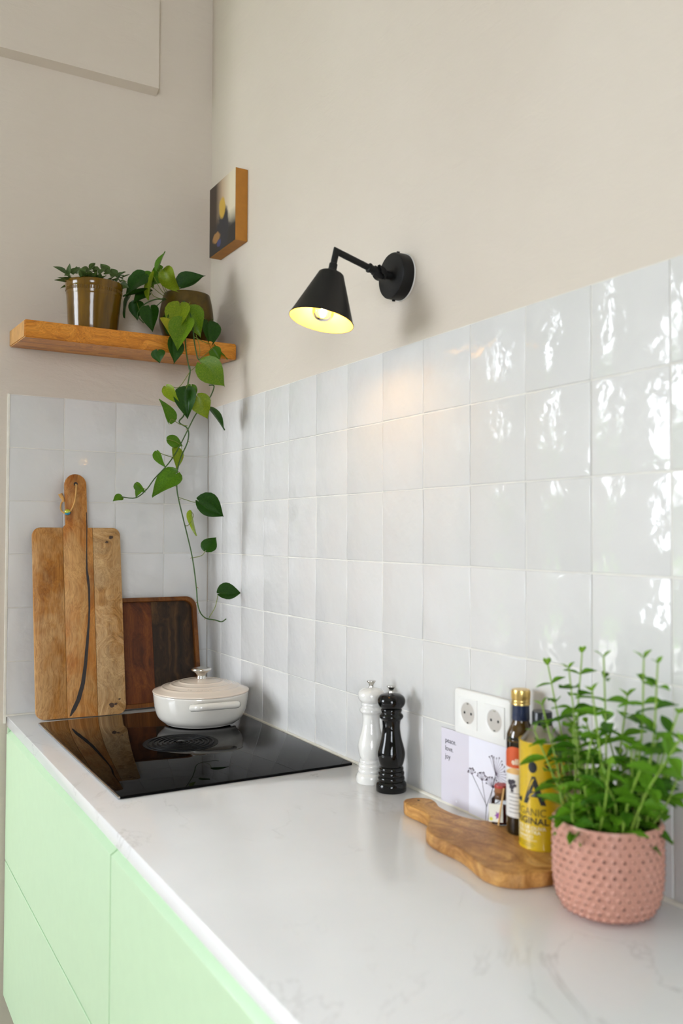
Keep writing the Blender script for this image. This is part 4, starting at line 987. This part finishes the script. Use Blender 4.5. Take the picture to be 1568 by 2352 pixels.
for i in range(44):
    a = rs.uniform(0, 6.28); r0 = rs.uniform(.02, .066); b = Vector((r0*math.cos(a), r0*math.sin(a), .126)); l = rs.uniform(.026, .042)
    add_leaf(su, LS[i % 3], 'succ', b, b + Vector((l*math.cos(a+rs.uniform(-.6, .6)), l*math.sin(a), rs.uniform(.004, .024))), rs.uniform(.017, .025), Vector((0, 0, 1)) + NV*.4, rs.uniform(-.3, .3))
for i in range(6):
    a = 1.2 + .18*i; b0 = Vector((.055*math.cos(a), .055*math.sin(a), .126)); link('stem', tube(crpath([b0, b0*1.25 + Vector((0, 0, .004)), b0*1.5 + Vector((0, 0, -.018-.006*i))], 3), .0016, 6), 'stem', su)

# ---- pothos
p_loc = Vector((.122, -.1215, H+shelf_top(.122)+.001))
pt = thing('potted_pothos', 'trailing pothos in a dark olive pot, vine hanging below the shelf', 'potted plant', p_loc)
pp = [(0, 0), (.0560, 0), (.0590, .002)] + smooth_prof([(.0600, .004), (.0715, .030), (.0790, .058), (.0785, .085), (.0730, .118), (.0685, .136), (.0660, .1425)], 4) + [(.0640, .1440), (.0615, .1420), (.0620, .132), (0, .130)]
po2 = pot_local(link('pot', lathe(pp, 64), 'olive_pot', pt, smooth=50))
link('soil', lathe([(0, .136), (.061, .134)], 32, cap=False), 'soil', po2)
dz = Vector((0, 0, H)) - p_loc
for pts_, r_ in POTHOS_STEMS:
    q = [Vector(p) + dz for p in pts_]
    link('stem' if r_ > .0013 else 'petiole', tube(crpath(q, 4), r_, 8 if r_ > .0013 else 6, r_*.8), 'stem' if r_ > .0013 else 'petiole', pt, smooth=60)
# short aerial roots along the long vine
long_v = [Vector(p) + dz for p in POTHOS_STEMS[3][0]]
for i in range(5, 18):
    b = long_v[i]; sgn = rs.choice((-1, 1)); link('aerial_root', tube([b, b + Vector((.001, sgn*.004, -.001)), b + Vector((.002, sgn*.006, -.003))], .0009, 5, .0005), 'cork', pt)
LH = [leaf_mesh('heart', .30, .16, .5), leaf_mesh('heart', .14, .34, .9), leaf_mesh('heart', .45, .10, .3)]
for i, L in enumerate(POTHOS_LEAVES):
    b = Vector(L[:3]) + dz; t = Vector(L[3:6]) + dz; ln = (t-b).length; wt = max(ln*.70, L[6]*1.08); rat = L[6]*1.08/wt; roll = 0 if rat > .74 else math.acos(rat)*(1 if i % 2 else -1)
    add_leaf(pt, LH[i % 3], 'leaf_'+L[7], b, t, wt*1.06, NV, roll*.9)

# ---- mint in studded pink pot
m_loc = Vector((1.7319, -.0944, H))
mi = thing('potted_mint', 'bushy mint in a studded pink pot at the near end of the worktop', 'potted plant', m_loc)
prof = smooth_prof([(.046, .0), (.0560, .0045), (.0645, .0165), (.0695, .036), (.0712, .060), (.0712, .095), (.0708, .1230)], 5)
body = lathe([(0, .002), (.040, .002), (.044, 0)] + prof + [(.0700, .1246), (.0680, .1246), (.0668, .1230), (.0668, .108), (0, .106)], 72)
def rad(z):
    for (r0, z0), (r1, z1) in zip(prof, prof[1:]):
        if z0 <= z <= z1: return r0 + (r1-r0)*(z-z0)/max(1e-9, z1-z0), math.atan2(r1-r0, z1-z0)
    return prof[-1][0], 0
rm0 = random.Random(2); vs, fs = [], []; rows = 12; cols = 36
for k in range(rows):
    z = .0090 + k*.0099; r0, tl = rad(z)
    for c in range(cols):
        a = 2*math.pi*(c + .5*(k % 2))/cols; sz = .0046*min(1, r0/.071)
        nrm = Vector((math.cos(a)*math.cos(tl), math.sin(a)*math.cos(tl), -math.sin(tl))); s_ = Vector((-math.sin(a), math.cos(a), 0)); u_ = nrm.cross(s_); p0 = Vector((r0*math.cos(a), r0*math.sin(a), z)); k0 = len(vs)
        for rr, hh_ in ((1.0, -.0003), (.5, .0026)):
            vs += [p0 + (s_*math.cos(q*math.pi/3) + u_*math.sin(q*math.pi/3))*sz*rr + nrm*hh_ for q in range(6)]
        vs.append(p0 + nrm*.0038)
        for q in range(6):
            w = (q+1) % 6; fs += [(k0+q, k0+w, k0+6+w, k0+6+q), (k0+6+q, k0+6+w, k0+12)]
tips_v, tips_f = [], []
for k0 in range(0, len(vs), 13):
    apex = vs[k0+12]; c0 = sum((vs[k0+6+q] for q in range(6)), Vector())/6; f_ = rm0.uniform(.45, 1.0); n_ = len(tips_v); up_ = (apex-c0).normalized()*.00025
    tips_v += [apex.lerp(vs[k0+6+q], f_) + up_ for q in range(6)] + [apex + up_]; tips_f += [(n_+q, n_+(q+1) % 6, n_+6) for q in range(6)]
studs = mesh(vs, fs); bm = bmesh.new(); bm.from_mesh(studs); bmesh.ops.recalc_face_normals(bm, faces=bm.faces[:]); bm.to_mesh(studs); bm.free()
mpot = link('pot', join([body, studs]), 'pink', mi, smooth=50)
tp_ = link('worn_stud_tips', mesh(tips_v, tips_f), 'stud_tip', mpot); tp_['kind'] = 'stuff'
link('soil', lathe([(0, .112), (.0665, .110)], 32, cap=False), 'soil', mi)
LMn = [leaf_mesh('mint', .25, .30, .5, 4), leaf_mesh('mint', .12, .55, .8, 4), leaf_mesh('mint', .4, .05, .3, 4)]
rm = random.Random(8); nleaf = 0
def sprig(base, tip, t0, n, size, sway, young=True):
    global nleaf
    base, tip = Vector(base), Vector(tip); mid = base.lerp(tip, .5) + Vector((rm.uniform(-sway, sway), rm.uniform(-sway, sway), 0)) + (base-tip).cross(Vector((0, 0, 1)))*0
    path = crpath([base, mid, tip], 8); st = link('stem', tube(path, .0016, 6, .0011), 'mint_stem', mi, smooth=60)
    ph = rm.uniform(0, 3.14)
    for k in range(n):
        u = t0 + (1-t0)*k/max(1, n-1); f = u*(len(path)-1); i = min(int(f), len(path)-2); p = path[i].lerp(path[i+1], f-i); d = (path[i+1]-path[i]).normalized()
        s1 = d.orthogonal().normalized(); topn = (k == n-1)
        l = size*(1.0 if not topn else .55)*rm.uniform(.8, 1.15)*(1-.25*(u > .85))
        for sg in (0, math.pi):
            o_ = Quaternion(d, ph + k*math.pi/2 + sg + rm.uniform(-.2, .2)) @ s1
            up = .15 if not topn else 1.1
            dirn = (o_ + d*(up + rm.uniform(-.15, .25))).normalized()
            mat = 'mint_c' if topn or (young and u > .9) else rm.choice(('mint_a', 'mint_b', 'mint_a'))
            add_leaf(mi, LMn[nleaf % 3], mat, p, p + dirn*l, l*rm.uniform(.42, .58), (d*1.0 + Vector((0, 0, .6))).normalized(), rm.uniform(-.3, .3)); nleaf += 1
for i, tp in enumerate(MINT_TIPS):
    tip = Vector(tp) + Vector((0, 0, H)) - m_loc; b = Vector((max(-.05, min(.05, tip.x*.5)) + rm.uniform(-.008, .008), max(-.045, min(.045, tip.y*.6)) + rm.uniform(-.01, .01), .110))
    sprig(b, tip, .36, 6 if i < 6 else 5, .037, .012)
for i in range(34):
    a = 2*math.pi*i*.618; r0 = .058*math.sqrt((i+.5)/34); b = Vector((r0*math.cos(a), r0*math.sin(a), .110))
    hgt = rm.uniform(.045, .135); tip = b + Vector((b.x*.6+rm.uniform(-.02, .02), b.y*.25+rm.uniform(-.015, .015), hgt))
    sprig(b, tip, .10, 4, .037, .008, young=False)
